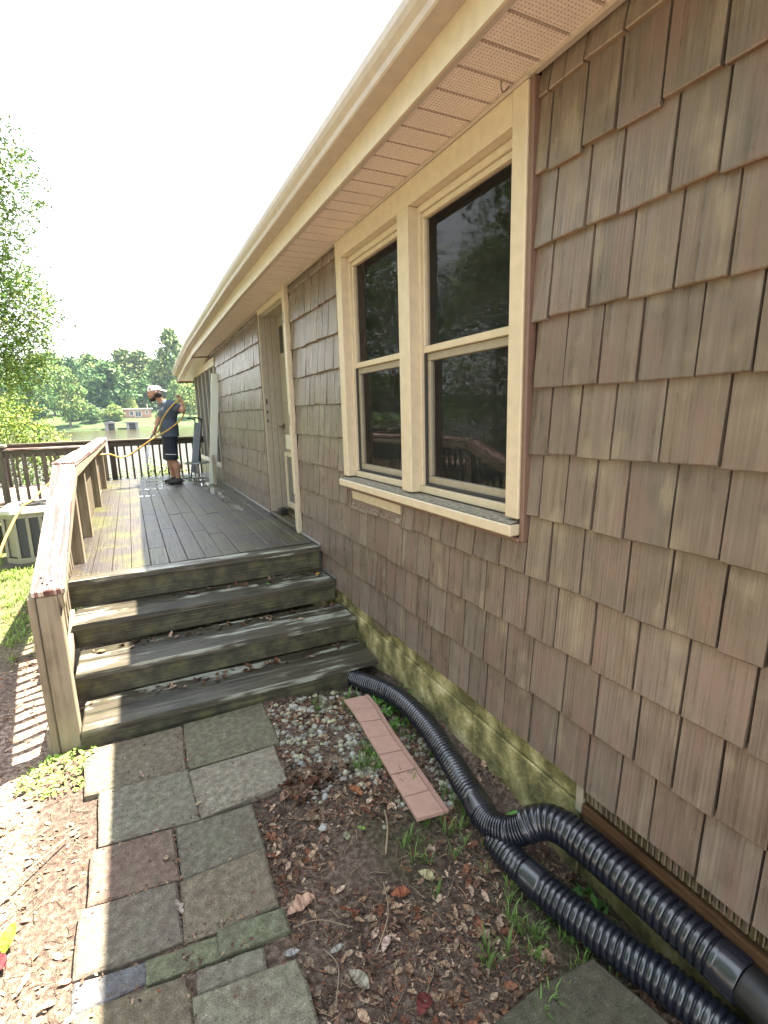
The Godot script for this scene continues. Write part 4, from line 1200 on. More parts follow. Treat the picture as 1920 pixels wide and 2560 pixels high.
# ---------------------------------------------------------------- objects
func objects() -> void:
	# fallen strip of siding
	var s := thing("siding_panel", "pink beige strip of shingle siding lying on the pebbles", "siding")
	var lf := [[1.025, -2.732], [1.026, -2.603], [1.019, -2.468], [1.003, -2.308], [0.991, -2.156], [0.977, -1.992], [0.962, -1.83], [0.951, -1.688]]
	var rt := [[1.16, -2.713], [1.158, -2.56], [1.14, -2.432], [1.123, -2.276], [1.113, -2.131], [1.102, -1.972], [1.088, -1.812], [1.078, -1.668]]
	for i in 7:
		var b := MB.new(); var k := rr(0.92, 1.06); b.col = Color(k, k * 0.9, k * 0.86) * 1.0; b.off = Vector2(rr(0, 3), 0)
		var A := Vector2(lf[i][0], lf[i][1]); var B := Vector2(rt[i][0], rt[i][1]); var C := Vector2(rt[i + 1][0], rt[i + 1][1]); var D := Vector2(lf[i + 1][0], lf[i + 1][1])
		b.sheet([A.lerp(D, 0.025), B.lerp(C, 0.025), C.lerp(B, 0.02), D.lerp(A, 0.02)], 0.012, 0.032 + rr(-0.002, 0.002), 0.003)
		put("shingle", b, M.siding, s)
	var st := MB.new(); st.col = Color(0.8, 0.7, 0.66)
	for i in 7: st.bar(V(rt[i][0] + 0.014, 0.022, rt[i][1]), V(rt[i + 1][0] + 0.014, 0.022, rt[i + 1][1]), 0.024, 0.02, Vector3.UP, 0.002)
	put("nail_strip", st, M.siding, s)
	var bk := MB.new(); bk.col = Color(0.5, 0.42, 0.4)
	bk.bar(V(1.09, 0.01, -2.7), V(1.02, 0.01, -1.7), 0.11, 0.006, Vector3.UP, 0.001)
	put("back_sheet", bk, M.siding, s)
	# black block on the threshold
	tag(hb("black_block", V(1.425, 0.7, -5.63), V(1.51, 0.765, -5.52), M.rubber, self, 0.006), "small black block on the door threshold", "block")
	air_conditioner()
	# round glass table
	var t := thing("patio_table", "small round glass topped patio table beside the man", "table", V(1.06, 0.656, -9.85))
	var b := MB.new()
	b.rings(PackedVector3Array([V(0, 0.318, 0), V(0, 0.32, 0), V(0, 0.334, 0), V(0, 0.336, 0)]), PackedFloat32Array([0.232, 0.24, 0.24, 0.232]), 32)
	put("rim", b, M.metal, t)
	b = MB.new()
	b.rings(PackedVector3Array([V(0, 0.337, 0), V(0, 0.341, 0)]), PackedFloat32Array([0.222, 0.222]), 32)
	put("glass_top", b, M.table_glass, t)
	b = MB.new(); b.tube([V(0, 0.02, 0), V(0, 0.317, 0)], 0.028, 12)
	put("stem", b, M.metal, t)
	for k in 4:
		b = MB.new(); var d := V(cos(k * PI / 2 + 0.5), 0, sin(k * PI / 2 + 0.5))
		b.tube([V(0, 0.05, 0), d * 0.12 + V(0, 0.045, 0), d * 0.2 + V(0, 0.012, 0)], 0.011, 7)
		put("foot", b, M.metal, t)
	# folded sling lounger standing on end
	var l := thing("folding_lounger", "grey sling lounger with black tube frame standing on end by the porch", "lounger")
	var A := V(1.03, 0.76, -10.3); var B := V(1.2, 1.7, -10.42)
	b = MB.new(); b.col = Color(0.3, 0.33, 0.36)
	b.bar(A, B, 0.13, 0.02, V(0.3, 0, 1), 0.006)
	put("sling", b, M.cloth, l)
	for q in [[[V(0.965, 0.67, -10.28), V(1.14, 1.68, -10.4), V(1.13, 1.75, -10.4), V(1.09, 1.78, -10.38), V(1.0, 1.79, -10.35)], 0.011], [[V(1.1, 0.67, -10.36), V(1.27, 1.68, -10.48), V(1.265, 1.75, -10.48), V(1.22, 1.785, -10.45), V(1.12, 1.8, -10.4)], 0.013], [[V(0.965, 0.672, -10.28), V(0.86, 0.675, -10.2), V(0.8, 0.68, -10.1)], 0.011], [[V(1.1, 0.672, -10.36), V(1.02, 0.672, -10.1), V(0.98, 0.675, -9.95)], 0.011]]:
		b = MB.new(); b.tube(Array(spline(q[0], 0.03)), q[1], 8)
		put("frame_tube", b, M.rubber, l)
	# metal storm window frame leaning at the corner of the house
	var f := thing("storm_frame", "pale aluminium storm frame leaning on the wall's far corner", "frame")
	var lo := V(1.19, 0.67, -9.05); var hi := V(1.375, 2.5, -8.95)
	b = MB.new(); b.bar(lo, hi, 0.045, 0.12, V(-1, 0.1, 0), 0.004)
	put("front_stile", b, M.pale_metal, f)
	b = MB.new(); b.bar(lo + V(0.04, 0, -0.3), V(1.39, 2.5, -9.25), 0.04, 0.05, V(-1, 0.1, 0), 0.004)
	put("rear_stile", b, M.pale_metal, f)
	for t2 in [0.02, 0.42, 0.98]:
		b = MB.new(); b.bar(lo.lerp(hi, t2), (lo + V(0.04, 0, -0.3)).lerp(V(1.39, 2.5, -9.25), t2), 0.03, 0.04)
		put("cross_rail", b, M.pale_metal, f)
	# post standing next to it
	tag(hb("wooden_stake", V(1.2, 0.656, -9.0), V(1.25, 1.17, -8.95), M.tan_trim, self), "short tan wooden stake standing against the leaning storm frame", "stake")
	# water lying on the boards
	var k2 := 0
	for q in [[0.75, -9.95, 0.34, 0.12], [0.35, -10.2, 0.3, 0.1], [0.62, -9.5, 0.3, 0.06], [0.3, -9.75, 0.2, 0.07], [0.9, -10.75, 0.3, 0.15], [1.08, -9.3, 0.16, 0.3], [1.1, -8.2, 0.11, 0.4], [1.12, -7.35, 0.1, 0.33], [0.55, -10.7, 0.42, 0.1], [0.2, -9.1, 0.2, 0.07], [1.0, -10.4, 0.25, 0.15], [1.12, -6.5, 0.07, 0.25], [0.95, -9.8, 0.2, 0.1], [0.1, -8.3, 0.12, 0.06]]:
		var o := []
		for i in 22:
			var a := TAU * i / 22.0
			var r := 1.0 + 0.45 * blot.get_noise_2d(cos(a) * 2.5 + q[0] * 9, sin(a) * 2.5 + q[1] * 9) * 2.0 + rr(-0.07, 0.07)
			o.append(Vector2(q[0] + cos(a) * r * q[2], q[1] + sin(a) * r * q[3]))
		b = MB.new()
		var pv := PackedVector2Array(o); var tr := Geometry2D.triangulate_polygon(pv)
		for i in o.size(): b.vert(V(o[i].x, 0.6605 + k2 * 0.0004, o[i].y), Vector3.UP, o[i])
		for i in range(0, tr.size(), 3): b.tri(tr[i], tr[i + 1], tr[i + 2])
		struct(put("water_film", b, M.puddle))
		k2 += 1

func air_conditioner() -> void:
	var a := thing("air_conditioner", "cream outdoor air conditioner with dark louvred sides beside the deck", "air conditioner", V(-1.14, 0, -8.07))
	var out := func(g: float, y: float) -> Array:   # outline: a square with cut corners
		var p := []
		var h := 0.45 - g; var c := 0.15 - g * 0.4
		for q in [[-h, h - c], [-h + c, h], [h - c, h], [h, h - c], [h, -h + c], [h - c, -h], [-h + c, -h], [-h, -h + c]]: p.append(V(q[0], y, q[1]))
		return p
	var band := func(b: MB, g0: float, y0: float, g1: float, y1: float):
		var p: Array = out.call(g0, y0); var q: Array = out.call(g1, y1)
		for i in 8: b.poly([p[i], p[(i + 1) % 8], q[(i + 1) % 8], q[i]], V(p[i].x + p[(i + 1) % 8].x, 0, p[i].z + p[(i + 1) % 8].z))
	var b := MB.new()
	band.call(b, 0.012, 0.03, 0.012, 0.1); band.call(b, 0.012, 0.61, 0.012, 0.66)
	band.call(b, 0.05, 0.1, 0.05, 0.61)
	put("cabinet", b, M.ac_paint, a)
	b = MB.new()
	var lid0: Array = out.call(0.0, 0.66); var lid1: Array = out.call(-0.012, 0.675); var lid2: Array = out.call(0.0, 0.715); var lid3: Array = out.call(0.05, 0.73)
	band.call(b, 0.0, 0.66, -0.012, 0.675); band.call(b, -0.012, 0.675, 0.0, 0.715)
	for i in 8: b.poly([lid2[i], lid2[(i + 1) % 8], lid3[(i + 1) % 8], lid3[i]], V(0, 1, 0))
	b.poly(lid3, Vector3.UP)
	put("top_cover", b, M.ac_top, a)
	b = MB.new()
	for r in 6:
		var ring := []
		for i in 33: ring.append(V(cos(TAU * i / 32) * (0.06 + r * 0.042), 0.737, sin(TAU * i / 32) * (0.06 + r * 0.042)))
		b.tube(ring, 0.0035, 5, false)
	for i in 8: b.tube([V(cos(TAU * i / 8) * 0.05, 0.742, sin(TAU * i / 8) * 0.05), V(cos(TAU * i / 8) * 0.275, 0.742, sin(TAU * i / 8) * 0.275)], 0.004, 5)
	put("fan_grille", b, M.rubber, a)
	b = MB.new()
	b.rings(PackedVector3Array([V(0, 0.731, 0), V(0, 0.7325, 0)]), PackedFloat32Array([0.28, 0.28]), 32)
	put("fan_opening", b, M.dark, a)
	for side in 4:
		var t := Transform3D(Basis(Vector3.UP, side * PI / 2), Vector3.ZERO)
		for k in 5:
			var x := -0.28 + k * 0.14
			b = MB.new(); b.xf = t
			b.box(V(x - 0.02, 0.1, 0.405), V(x + 0.02, 0.61, 0.438), 0.003)
			put("grille_bar", b, M.ac_paint, a)
		b = MB.new(); b.xf = t
		b.box(V(-0.275, 0.101, 0.402), V(0.275, 0.609, 0.408), 0.0)
		var y := 0.112
		while y < 0.605:
			b.poly([V(-0.275, y, 0.409), V(0.275, y, 0.409), V(0.275, y + 0.006, 0.425), V(-0.275, y + 0.006, 0.425)], V(0, 1, 0.5))
			y += 0.0135
		put("louvre_panel", b, M.louvre, a)
	b = MB.new(); b.col = Color(0.35, 0.33, 0.3)
	b.box(V(-0.5, -0.05, -0.5), V(0.5, 0.028, 0.5), 0.01)
	put("pad", b, M.concrete, a)

# ---------------------------------------------------------------- the man with the hose
# joins tapered capsules [a, b, ra, rb, flat end] with a smooth minimum and meshes the field with surface nets
func net(out: MB, bones: Array, cell: float, k: float, clips: Array = []) -> void:
	var lo := Vector3.ONE * 1e6; var hi := -lo
	for q in bones:
		for e in 2:
			var r := Vector3.ONE * (float(q[2 + e]) + cell * 3.0)
			lo = lo.min(q[e] - r); hi = hi.max(q[e] + r)
	var n := Vector3i(((hi - lo) / cell).ceil()) + Vector3i.ONE
	var f := PackedFloat32Array(); f.resize(n.x * n.y * n.z); f.fill(1.0)
	var sx := n.y * n.z; var sy := n.z
	for q in bones:
		var a: Vector3 = q[0]; var b: Vector3 = q[1]; var ra: float = q[2]; var rb: float = q[3]
		var ab := b - a; var l2 := maxf(ab.length_squared(), 1e-9); var dir := ab.normalized()
		var fl: bool = q.size() > 4
		var m := Vector3.ONE * (maxf(ra, rb) + k + cell * 2.0)
		var i0 := Vector3i((a.min(b) - m - lo) / cell).clamp(Vector3i.ZERO, n - Vector3i.ONE)
		var i1 := Vector3i((a.max(b) + m - lo) / cell).clamp(Vector3i.ZERO, n - Vector3i.ONE)
		for i in range(i0.x, i1.x + 1):
			for j in range(i0.y, i1.y + 1):
				for l in range(i0.z, i1.z + 1):
					var p := lo + V(i, j, l) * cell
					var t := clampf((p - a).dot(ab) / l2, 0.0, 1.0)
					var d := p.distance_to(a + ab * t) - lerpf(ra, rb, t)
					if fl: d = maxf(d, (p - b).dot(dir))
					var ix := i * sx + j * sy + l
					var g := f[ix]
					var h := maxf(k - absf(g - d), 0.0)
					f[ix] = minf(g, d) - h * h * 0.25 / k
	for c in clips:
		for i in n.x:
			for j in n.y:
				for l in n.z:
					var ix := i * sx + j * sy + l
					if f[ix] < cell * 3.0: f[ix] = maxf(f[ix], (c as Plane).distance_to(lo + V(i, j, l) * cell))
	var at := {}
	var cor := [0, sx, sy, sx + sy, 1, sx + 1, sy + 1, sx + sy + 1]
	var off := [V(0, 0, 0), V(1, 0, 0), V(0, 1, 0), V(1, 1, 0), V(0, 0, 1), V(1, 0, 1), V(0, 1, 1), V(1, 1, 1)]
	var edges := [[0, 1], [2, 3], [4, 5], [6, 7], [0, 2], [1, 3], [4, 6], [5, 7], [0, 4], [1, 5], [2, 6], [3, 7]]
	for i in n.x - 1:
		for j in n.y - 1:
			for l in n.z - 1:
				var ix := i * sx + j * sy + l
				var s := 0
				for c in 8:
					if f[ix + cor[c]] < 0.0: s += 1
				if s == 0 or s == 8: continue
				var sum := Vector3.ZERO; var cnt := 0
				for e in edges:
					var fa := f[ix + cor[e[0]]]; var fb := f[ix + cor[e[1]]]
					if (fa < 0.0) != (fb < 0.0):
						sum += (off[e[0]] as Vector3).lerp(off[e[1]], fa / (fa - fb)); cnt += 1
				var g := V(f[ix + sx] + f[ix + sx + sy] + f[ix + sx + 1] + f[ix + sx + sy + 1] - f[ix] - f[ix + sy] - f[ix + 1] - f[ix + sy + 1],
					f[ix + sy] + f[ix + sx + sy] + f[ix + sy + 1] + f[ix + sx + sy + 1] - f[ix] - f[ix + sx] - f[ix + 1] - f[ix + sx + 1],
					f[ix + 1] + f[ix + sx + 1] + f[ix + sy + 1] + f[ix + sx + sy + 1] - f[ix] - f[ix + sx] - f[ix + sy] - f[ix + sx + sy])
				var p := lo + (V(i, j, l) + sum / cnt) * cell
				at[ix] = out.vert(p, g.normalized() if g.length() > 1e-9 else Vector3.UP, Vector2(p.x + p.z, p.y))
	for ix in at:
		var l: int = ix % n.z; var j: int = (ix / n.z) % n.y; var i: int = ix / sx
		if i == 0 or j == 0 or l == 0: continue
		for e in [[sx, sy, 1], [sy, 1, sx], [1, sx, sy]]:
			if (f[ix] < 0.0) == (f[ix + e[0]] < 0.0): continue
			var a: int = at.get(ix, -1); var b: int = at.get(ix - e[1], -1); var c: int = at.get(ix - e[1] - e[2], -1); var d: int = at.get(ix - e[2], -1)
			if a < 0 or b < 0 or c < 0 or d < 0: continue
			out.tri(a, b, c); out.tri(a, c, d)

func hand(out: MB, w: Vector3, d: Vector3, pn: Vector3, curl: float, flip: float) -> void:   # wrist, direction of the palm, palm normal
	var s := d.cross(pn).normalized() * flip
	var bones := [[w - d * 0.03, w + d * 0.015, 0.027, 0.026]]
	for i in 4: bones.append([w + s * (i - 1.5) * 0.012, w + d * 0.078 + s * (i - 1.5) * 0.021, 0.018, 0.0125])
	for i in 4:
		var l: float = [0.036, 0.041, 0.038, 0.03][i]
		var p := w + d * 0.082 + s * (i - 1.5) * 0.021; var a := curl * 0.55
		for seg in 3:
			var q: Vector3 = p + (d * cos(a) + pn * sin(a)) * l * [1.0, 0.8, 0.65][seg]
			bones.append([p, q, 0.0098 - seg * 0.001, 0.009 - seg * 0.001]); p = q; a += curl
	var t0 := w + d * 0.02 - s * 0.022
	var t1 := t0 - s * 0.022 + d * 0.03 + pn * 0.018; var t2 := t1 + d * 0.028 + pn * 0.022 + s * 0.006
	bones.append([t0, t1, 0.016, 0.0115]); bones.append([t1, t2, 0.011, 0.009])
	net(out, bones, 0.0052, 0.008)

func man_and_hose() -> void:
	var man := thing("person", "man in backward white cap, dark blue shirt and shorts, holding a yellow hose", "person", V(0.65, 0.656, -9.74))
	var skin_m := mat("skin", lin(0.36, 0.19, 0.125), 0.55)
	skin_m.subsurf_scatter_enabled = true; skin_m.subsurf_scatter_strength = 0.15
	var shirt_m := mat("shirt", lin(0.055, 0.075, 0.105), 0.9); skin(shirt_m, null, T.cloth_n, Vector2(8, 8), 0.5)
	var short_m := mat("shorts", lin(0.012, 0.015, 0.028), 0.85); skin(short_m, null, T.cloth_n, Vector2(8, 8), 0.5)
	var hair_m := mat("beard", lin(0.022, 0.014, 0.011), 0.85)
	var cap_m := mat("cap", lin(0.85, 0.84, 0.83), 0.8)
	var head := V(-0.185, 1.565, 0)
	var elL := V(0.21, 1.27, 0.31); var wrL := V(0.205, 1.385, 0.2)
	var elR := V(-0.165, 1.11, -0.22); var wrR := V(-0.225, 0.985, -0.12)
	var b := MB.new()
	var body := [
		[V(-0.055, 1.40, 0), V(-0.125, 1.5, 0), 0.064, 0.06],
		[V(0.035, 1.355, -0.14), V(0.035, 1.355, 0.14), 0.075, 0.075], [V(-0.01, 1.22, -0.075), V(-0.01, 1.22, 0.075), 0.125, 0.125], [V(-0.02, 1.02, -0.06), V(-0.02, 1.02, 0.06), 0.125, 0.125], [V(-0.02, 0.87, -0.08), V(-0.02, 0.87, 0.08), 0.115, 0.115],
		[V(0.04, 1.35, 0.18), elL, 0.056, 0.042], [elL, wrL, 0.043, 0.029], [V(0.01, 1.35, -0.18), elR, 0.056, 0.042], [elR, wrR, 0.043, 0.028],
	]
	for s in [-1.0, 1.0]:
		var fx := 0.035 if s > 0 else -0.02
		body.append([V(-0.02, 0.83, 0.09 * s), V(-0.05 + fx * 0.6, 0.45, 0.105 * s), 0.092, 0.06])
		body.append([V(-0.045 + fx * 0.6, 0.46, 0.105 * s), V(0.0 + fx, 0.3, 0.11 * s), 0.058, 0.062])
		body.append([V(0.0 + fx, 0.31, 0.11 * s), V(0.005 + fx, 0.08, 0.115 * s), 0.06, 0.038])
	net(b, body, 0.0135, 0.04)
	# head with jaw, nose, ears
	net(b, [[V(-0.055, 1.40, 0), V(-0.13, 1.52, 0), 0.06, 0.058], [head + V(0.03, 0.025, 0), head + V(-0.02, 0.03, 0), 0.084, 0.08], [head + V(-0.045, -0.02, -0.018), head + V(-0.045, -0.02, 0.018), 0.05, 0.05], [head + V(-0.02, -0.075, 0), head + V(-0.055, -0.088, 0), 0.045, 0.034],
		[head + V(-0.088, 0.012, 0), head + V(-0.108, -0.024, 0), 0.009, 0.0135], [head + V(-0.085, 0.024, -0.03), head + V(-0.085, 0.024, 0.03), 0.013, 0.013], [head + V(-0.08, -0.056, -0.018), head + V(-0.08, -0.056, 0.018), 0.013, 0.013],
		[head + V(0.012, -0.03, 0.076), head + V(0.02, 0.02, 0.083), 0.011, 0.017], [head + V(0.012, -0.03, -0.076), head + V(0.02, 0.02, -0.083), 0.011, 0.017]], 0.0055, 0.018)
	hand(b, wrL + (wrL - elL).normalized() * 0.02, (V(0.0, 0.9, -0.35)).normalized(), V(-1, 0.1, 0.1).normalized(), 0.75, 1.0)
	hand(b, wrR + (wrR - elR).normalized() * 0.02, (V(-0.35, -0.85, 0.3)).normalized(), V(0.5, -0.35, 0.6).normalized(), 0.8, -1.0)
	put("body", b, skin_m, man)
	for s in [-1.0, 1.0]:
		var e := MB.new(); e.col = Color(0.8, 0.78, 0.75)
		net(e, [[head + V(-0.083, 0.006, 0.031 * s), head + V(-0.0835, 0.006, 0.031 * s), 0.0115, 0.0115]], 0.004, 0.004)
		e.col = Color(0.03, 0.02, 0.015)
		net(e, [[head + V(-0.0925, 0.004, 0.031 * s), head + V(-0.093, 0.004, 0.031 * s), 0.005, 0.005]], 0.0025, 0.003)
		put("eye", e, M.gloss, man)
	b = MB.new()
	net(b, [[head + V(-0.03, -0.086, 0), head + V(-0.06, -0.1, 0), 0.047, 0.036], [head + V(0.012, -0.04, 0.066), head + V(-0.03, -0.085, 0.042), 0.013, 0.02], [head + V(0.012, -0.04, -0.066), head + V(-0.03, -0.085, -0.042), 0.013, 0.02], [head + V(-0.092, -0.044, -0.02), head + V(-0.092, -0.044, 0.02), 0.006, 0.006]], 0.006, 0.012)
	put("beard", b, hair_m, man)
	b = MB.new()
	net(b, [[head + V(0.045, -0.01, -0.03), head + V(0.045, -0.01, 0.03), 0.07, 0.07], [head + V(0.02, -0.01, 0.07), head + V(0.01, 0.03, 0.072), 0.016, 0.018]], 0.007, 0.012)
	put("hair", b, hair_m, man)
	# cap worn backwards: shell above a tilted band, brim at the nape
	b = MB.new()
	var tilt := V(-0.1, 1, 0).normalized()
	net(b, [[head + V(0.035, 0.04, 0), head + V(-0.022, 0.048, 0), 0.092, 0.089]], 0.007, 0.01, [Plane(-tilt, -tilt.dot(head + V(0, 0.046, 0)))])
	put("cap", b, cap_m, man)
	b = MB.new()
	net(b, [[head + V(0.12, 0.052, -0.03), head + V(0.185, 0.038, -0.022), 0.012, 0.008], [head + V(0.12, 0.052, 0.03), head + V(0.185, 0.038, 0.022), 0.012, 0.008], [head + V(0.105, 0.054, -0.055), head + V(0.105, 0.054, 0.055), 0.011, 0.011], [head + V(0.14, 0.048, 0), head + V(0.19, 0.036, 0), 0.012, 0.008]], 0.006, 0.03)
	put("cap_brim", b, cap_m, man)
	b = MB.new(); b.col = Color(0.05, 0.05, 0.08)   # dark stitched badge on the cap's side panel
	for q in [[-0.075, 0.085, 0.05], [-0.065, 0.08, 0.059], [-0.055, 0.09, 0.063], [-0.07, 0.07, 0.06], [-0.045, 0.082, 0.07]]:
		b.tube([head + V(q[0] - 0.012, q[1] + 0.004, q[2] + 0.012), head + V(q[0] * 0.92 - 0.012, q[1] - 0.012, q[2] + 0.02)], 0.007, 6)
	put("cap_badge", b, M.plain, man)
	b = MB.new()
	net(b, [[V(-0.04, 1.375, -0.04), V(-0.04, 1.375, 0.04), 0.075, 0.075], [V(0.04, 1.355, -0.145), V(0.04, 1.355, 0.145), 0.092, 0.092], [V(0.0, 1.22, -0.085), V(0.0, 1.22, 0.085), 0.146, 0.146], [V(-0.015, 1.02, -0.075), V(-0.015, 1.02, 0.075), 0.15, 0.15], [V(-0.015, 0.92, -0.085), V(-0.015, 0.76, -0.09), 0.145, 0.15], [V(-0.015, 0.92, 0.085), V(-0.015, 0.76, 0.09), 0.145, 0.15],
		[V(0.04, 1.35, 0.17), V(0.04, 1.35, 0.17).lerp(elL, 0.78), 0.082, 0.076, 1], [V(0.01, 1.35, -0.17), V(0.01, 1.35, -0.17).lerp(elR, 0.72), 0.082, 0.076, 1]], 0.013, 0.05, [Plane(V(0, -1, 0), -0.825), Plane(V(-0.55, 0.83, 0).normalized(), V(-0.55, 0.83, 0).normalized().dot(V(-0.1, 1.43, 0)))])
	put("shirt", b, shirt_m, man)
	b = MB.new()
	net(b, [[V(-0.02, 0.88, -0.085), V(-0.02, 0.88, 0.085), 0.128, 0.128], [V(-0.02, 0.83, 0.09), V(-0.04, 0.36, 0.108), 0.118, 0.112], [V(-0.02, 0.83, -0.09), V(-0.06, 0.36, -0.108), 0.118, 0.108]], 0.013, 0.035, [Plane(V(0, -1, 0), -0.425)])
	put("shorts", b, short_m, man)
	b = MB.new(); b.col = Color(0.6, 0.6, 0.62)
	var arc := []
	for i in 9:
		var t := lerpf(-0.9, 0.75, i / 8.0)
		arc.append(V(-0.035 + sin(t) * 0.1165, 0.535 - i * 0.002, 0.104 + cos(t) * 0.1165))
	b.tube(arc, 0.006, 6)
	put("shorts_stripe", b, M.plain, man)
	for s in [-1.0, 1.0]:
		var fx := 0.035 if s > 0 else -0.02
		b = MB.new()
		net(b, [[V(0.045 + fx, 0.045, 0.115 * s), V(-0.03 + fx, 0.04, 0.118 * s), 0.042, 0.043], [V(-0.03 + fx, 0.04, 0.118 * s), V(-0.135 + fx, 0.028, 0.125 * s), 0.042, 0.03], [V(0.01 + fx, 0.08, 0.115 * s), V(0.01 + fx, 0.06, 0.115 * s), 0.046, 0.045]], 0.007, 0.02, [Plane(V(0, -1, 0), -0.003)])
		put("shoe", b, M.dark, man)
	# hose: wand in the far hand, a loop over the near hand, then away over the deck and the air conditioner
	var o := man.position
	var h := thing("garden_hose", "yellow hose looped over the man's hand and trailing past the handrail", "hose")
	b = MB.new()
	var run := [V(-1.28, 0.02, -4.7), V(-1.3, 0.2, -5.2), V(-1.30, 0.53, -6.2), V(-1.308, 0.675, -7.0), V(-1.312, 0.745, -7.55), V(-1.315, 0.755, -7.85), V(-1.28, 0.76, -8.2), V(-1.2, 0.85, -8.6), V(-0.95, 1.06, -8.84), V(-0.68, 1.21, -9.15), V(-0.366, 1.262, -9.3), V(-0.184, 1.19, -9.42),
		V(-0.037, 1.215, -9.5), V(0.12, 1.313, -9.5), V(0.311, 1.443, -9.46), V(0.481, 1.538, -9.42), V(0.655, 1.644, -9.40), V(0.811, 1.77, -9.41), V(0.893, 1.919, -9.47), V(0.891, 2.05, -9.53), V(0.856, 2.108, -9.57), V(0.78, 2.07, -9.47), V(0.645, 1.947, -9.41), V(0.528, 1.789, -9.42), V(0.478, 1.651, -9.52), V(0.455, 1.58, -9.7), V(0.40, 1.555, -9.8)]
	b.tube(Array(spline(run, 0.03)), 0.0135, 8)
	put("tube", b, M.hose, h)
	var n := thing("spray_nozzle", "dark spray nozzle held in the man's lowered far hand", "nozzle")
	b = MB.new()
	b.tube([V(0.42, 1.585, -9.8), V(0.37, 1.535, -9.79), V(0.335, 1.485, -9.78)], 0.014, 8)
	put("grip", b, M.rubber, n)
	b = MB.new()
	b.rings(PackedVector3Array([V(0.338, 1.49, -9.78), V(0.325, 1.472, -9.78), V(0.318, 1.462, -9.78)]), PackedFloat32Array([0.016, 0.02, 0.02]), 10)
	put("head", b, M.metal, n)
	b = MB.new()
	var r2 := RandomNumberGenerator.new(); r2.seed = 8
	for i in 420:
		var t := pow(r2.randf(), 0.8)
		var p := V(0.315, 1.458, -9.78) + V(-0.16 * t, -0.42 * t - 0.25 * t * t, 0.05 * t) + V(r2.randf_range(-1, 1), r2.randf_range(-1, 1), r2.randf_range(-1, 1)) * 0.05 * t
		var s := r2.randf_range(0.0025, 0.006)
		b.tube([p, p + V(-0.25, -1, 0.1) * s * 4.0], s * 0.6, 4, false)
	tag(put("water_spray", b, M.spray), "white water spray falling from the nozzle", "water spray", "", "stuff")

# ---------------------------------------------------------------- far shore
func bank(x: float, z: float) -> float:
	var k := [[-190.0, -2.2], [-197.0, -1.25], [-206.0, 0.4], [-215.0, 2.4], [-232.0, 4.5], [-265.0, 8.0], [-300.0, 12.0], [-360.0, 15.0], [-520.0, 18.0]]
	for i in k.size() - 1:
		if z >= k[i + 1][0]:
			var t := clampf((z - k[i][0]) / (k[i + 1][0] - k[i][0]), 0, 1)
			return lerpf(k[i][1], k[i + 1][1], t) + blot.get_noise_2d(x * 0.05, z * 0.05) * clampf((-z - 197) * 0.04, 0, 1.2)
	return 18.0

func crown(sd: int, clumps: int, leaves: int, size: float, tall: float, spread: float, base := Color(0.085, 0.14, 0.03)) -> ArrayMesh:   # a crown one metre in half width, from y 0 up to tall
	var r := RandomNumberGenerator.new(); r.seed = sd
	var b := MB.new()
	for i in clumps:
		var u := r.randf(); var a := r.randf_range(0, TAU)
		var rad := sin(PI * clampf(pow(u, 0.75) * 0.92 + 0.06, 0, 1)) * r.randf_range(0.45, 1.0)
		var c := V(cos(a) * rad, u * tall, sin(a) * rad)
		var cr := spread * r.randf_range(0.6, 1.25)
		var k := base * r.randf_range(0.65, 1.4); k = Color(k.r * r.randf_range(0.8, 1.35), k.g, k.b)
		for j in leaves:
			var d := V(r.randfn(), r.randfn() * 0.7, r.randfn()).normalized()
			var p := c + d * cr * pow(r.randf(), 0.4)
			add_leaf(b, p, (d + V(r.randfn(), r.randfn() + 0.7, r.randfn()) * 0.6).normalized(), size * r.randf_range(0.6, 1.3), k * r.randf_range(0.75, 1.3), r)
	return b.mesh(M.leaf_live)

func add_leaf(b: MB, p: Vector3, nn: Vector3, s: float, k: Color, r: RandomNumberGenerator) -> void:
	var x := nn.cross(V(r.randfn(), r.randfn(), r.randfn())).normalized(); var y := nn.cross(x)
	var v0 := b.v.size()
	for q in [[-1.0, 0.0], [0.05, 0.5], [1.0, 0.0], [0.05, -0.5]]:
		b.vert(p + x * q[0] * s + y * q[1] * s + nn * absf(q[0]) * s * -0.15, nn, Vector2(q[0], q[1]), k)
	b.tri(v0, v0 + 1, v0 + 2); b.tri(v0, v0 + 2, v0 + 3)

func trunk(h: float, r0: float, sd: int) -> ArrayMesh:
	var r := RandomNumberGenerator.new(); r.seed = sd
	var b := MB.new()
	var p := PackedVector3Array(); var q := PackedFloat32Array()
	for i in 7:
		var t := i / 6.0
		p.append(V(r.randfn() * 0.02 * h * t, h * t, r.randfn() * 0.02 * h * t)); q.append(r0 * (1.25 if i == 0 else 1.0) * (1.0 - 0.75 * t))
	b.rings(p, q, 9)
	for i in 6:
		var s := p[2 + i % 4]; var a := r.randf_range(0, TAU); var l := h * r.randf_range(0.25, 0.45)
		var e := s + V(cos(a) * l * 0.7, l * 0.7, sin(a) * l * 0.7)
		b.rings(PackedVector3Array([s, s.lerp(e, 0.5) + V(0, -l * 0.06, 0), e]), PackedFloat32Array([r0 * 0.45, r0 * 0.3, r0 * 0.1]), 6)
	return b.mesh(M.bark)

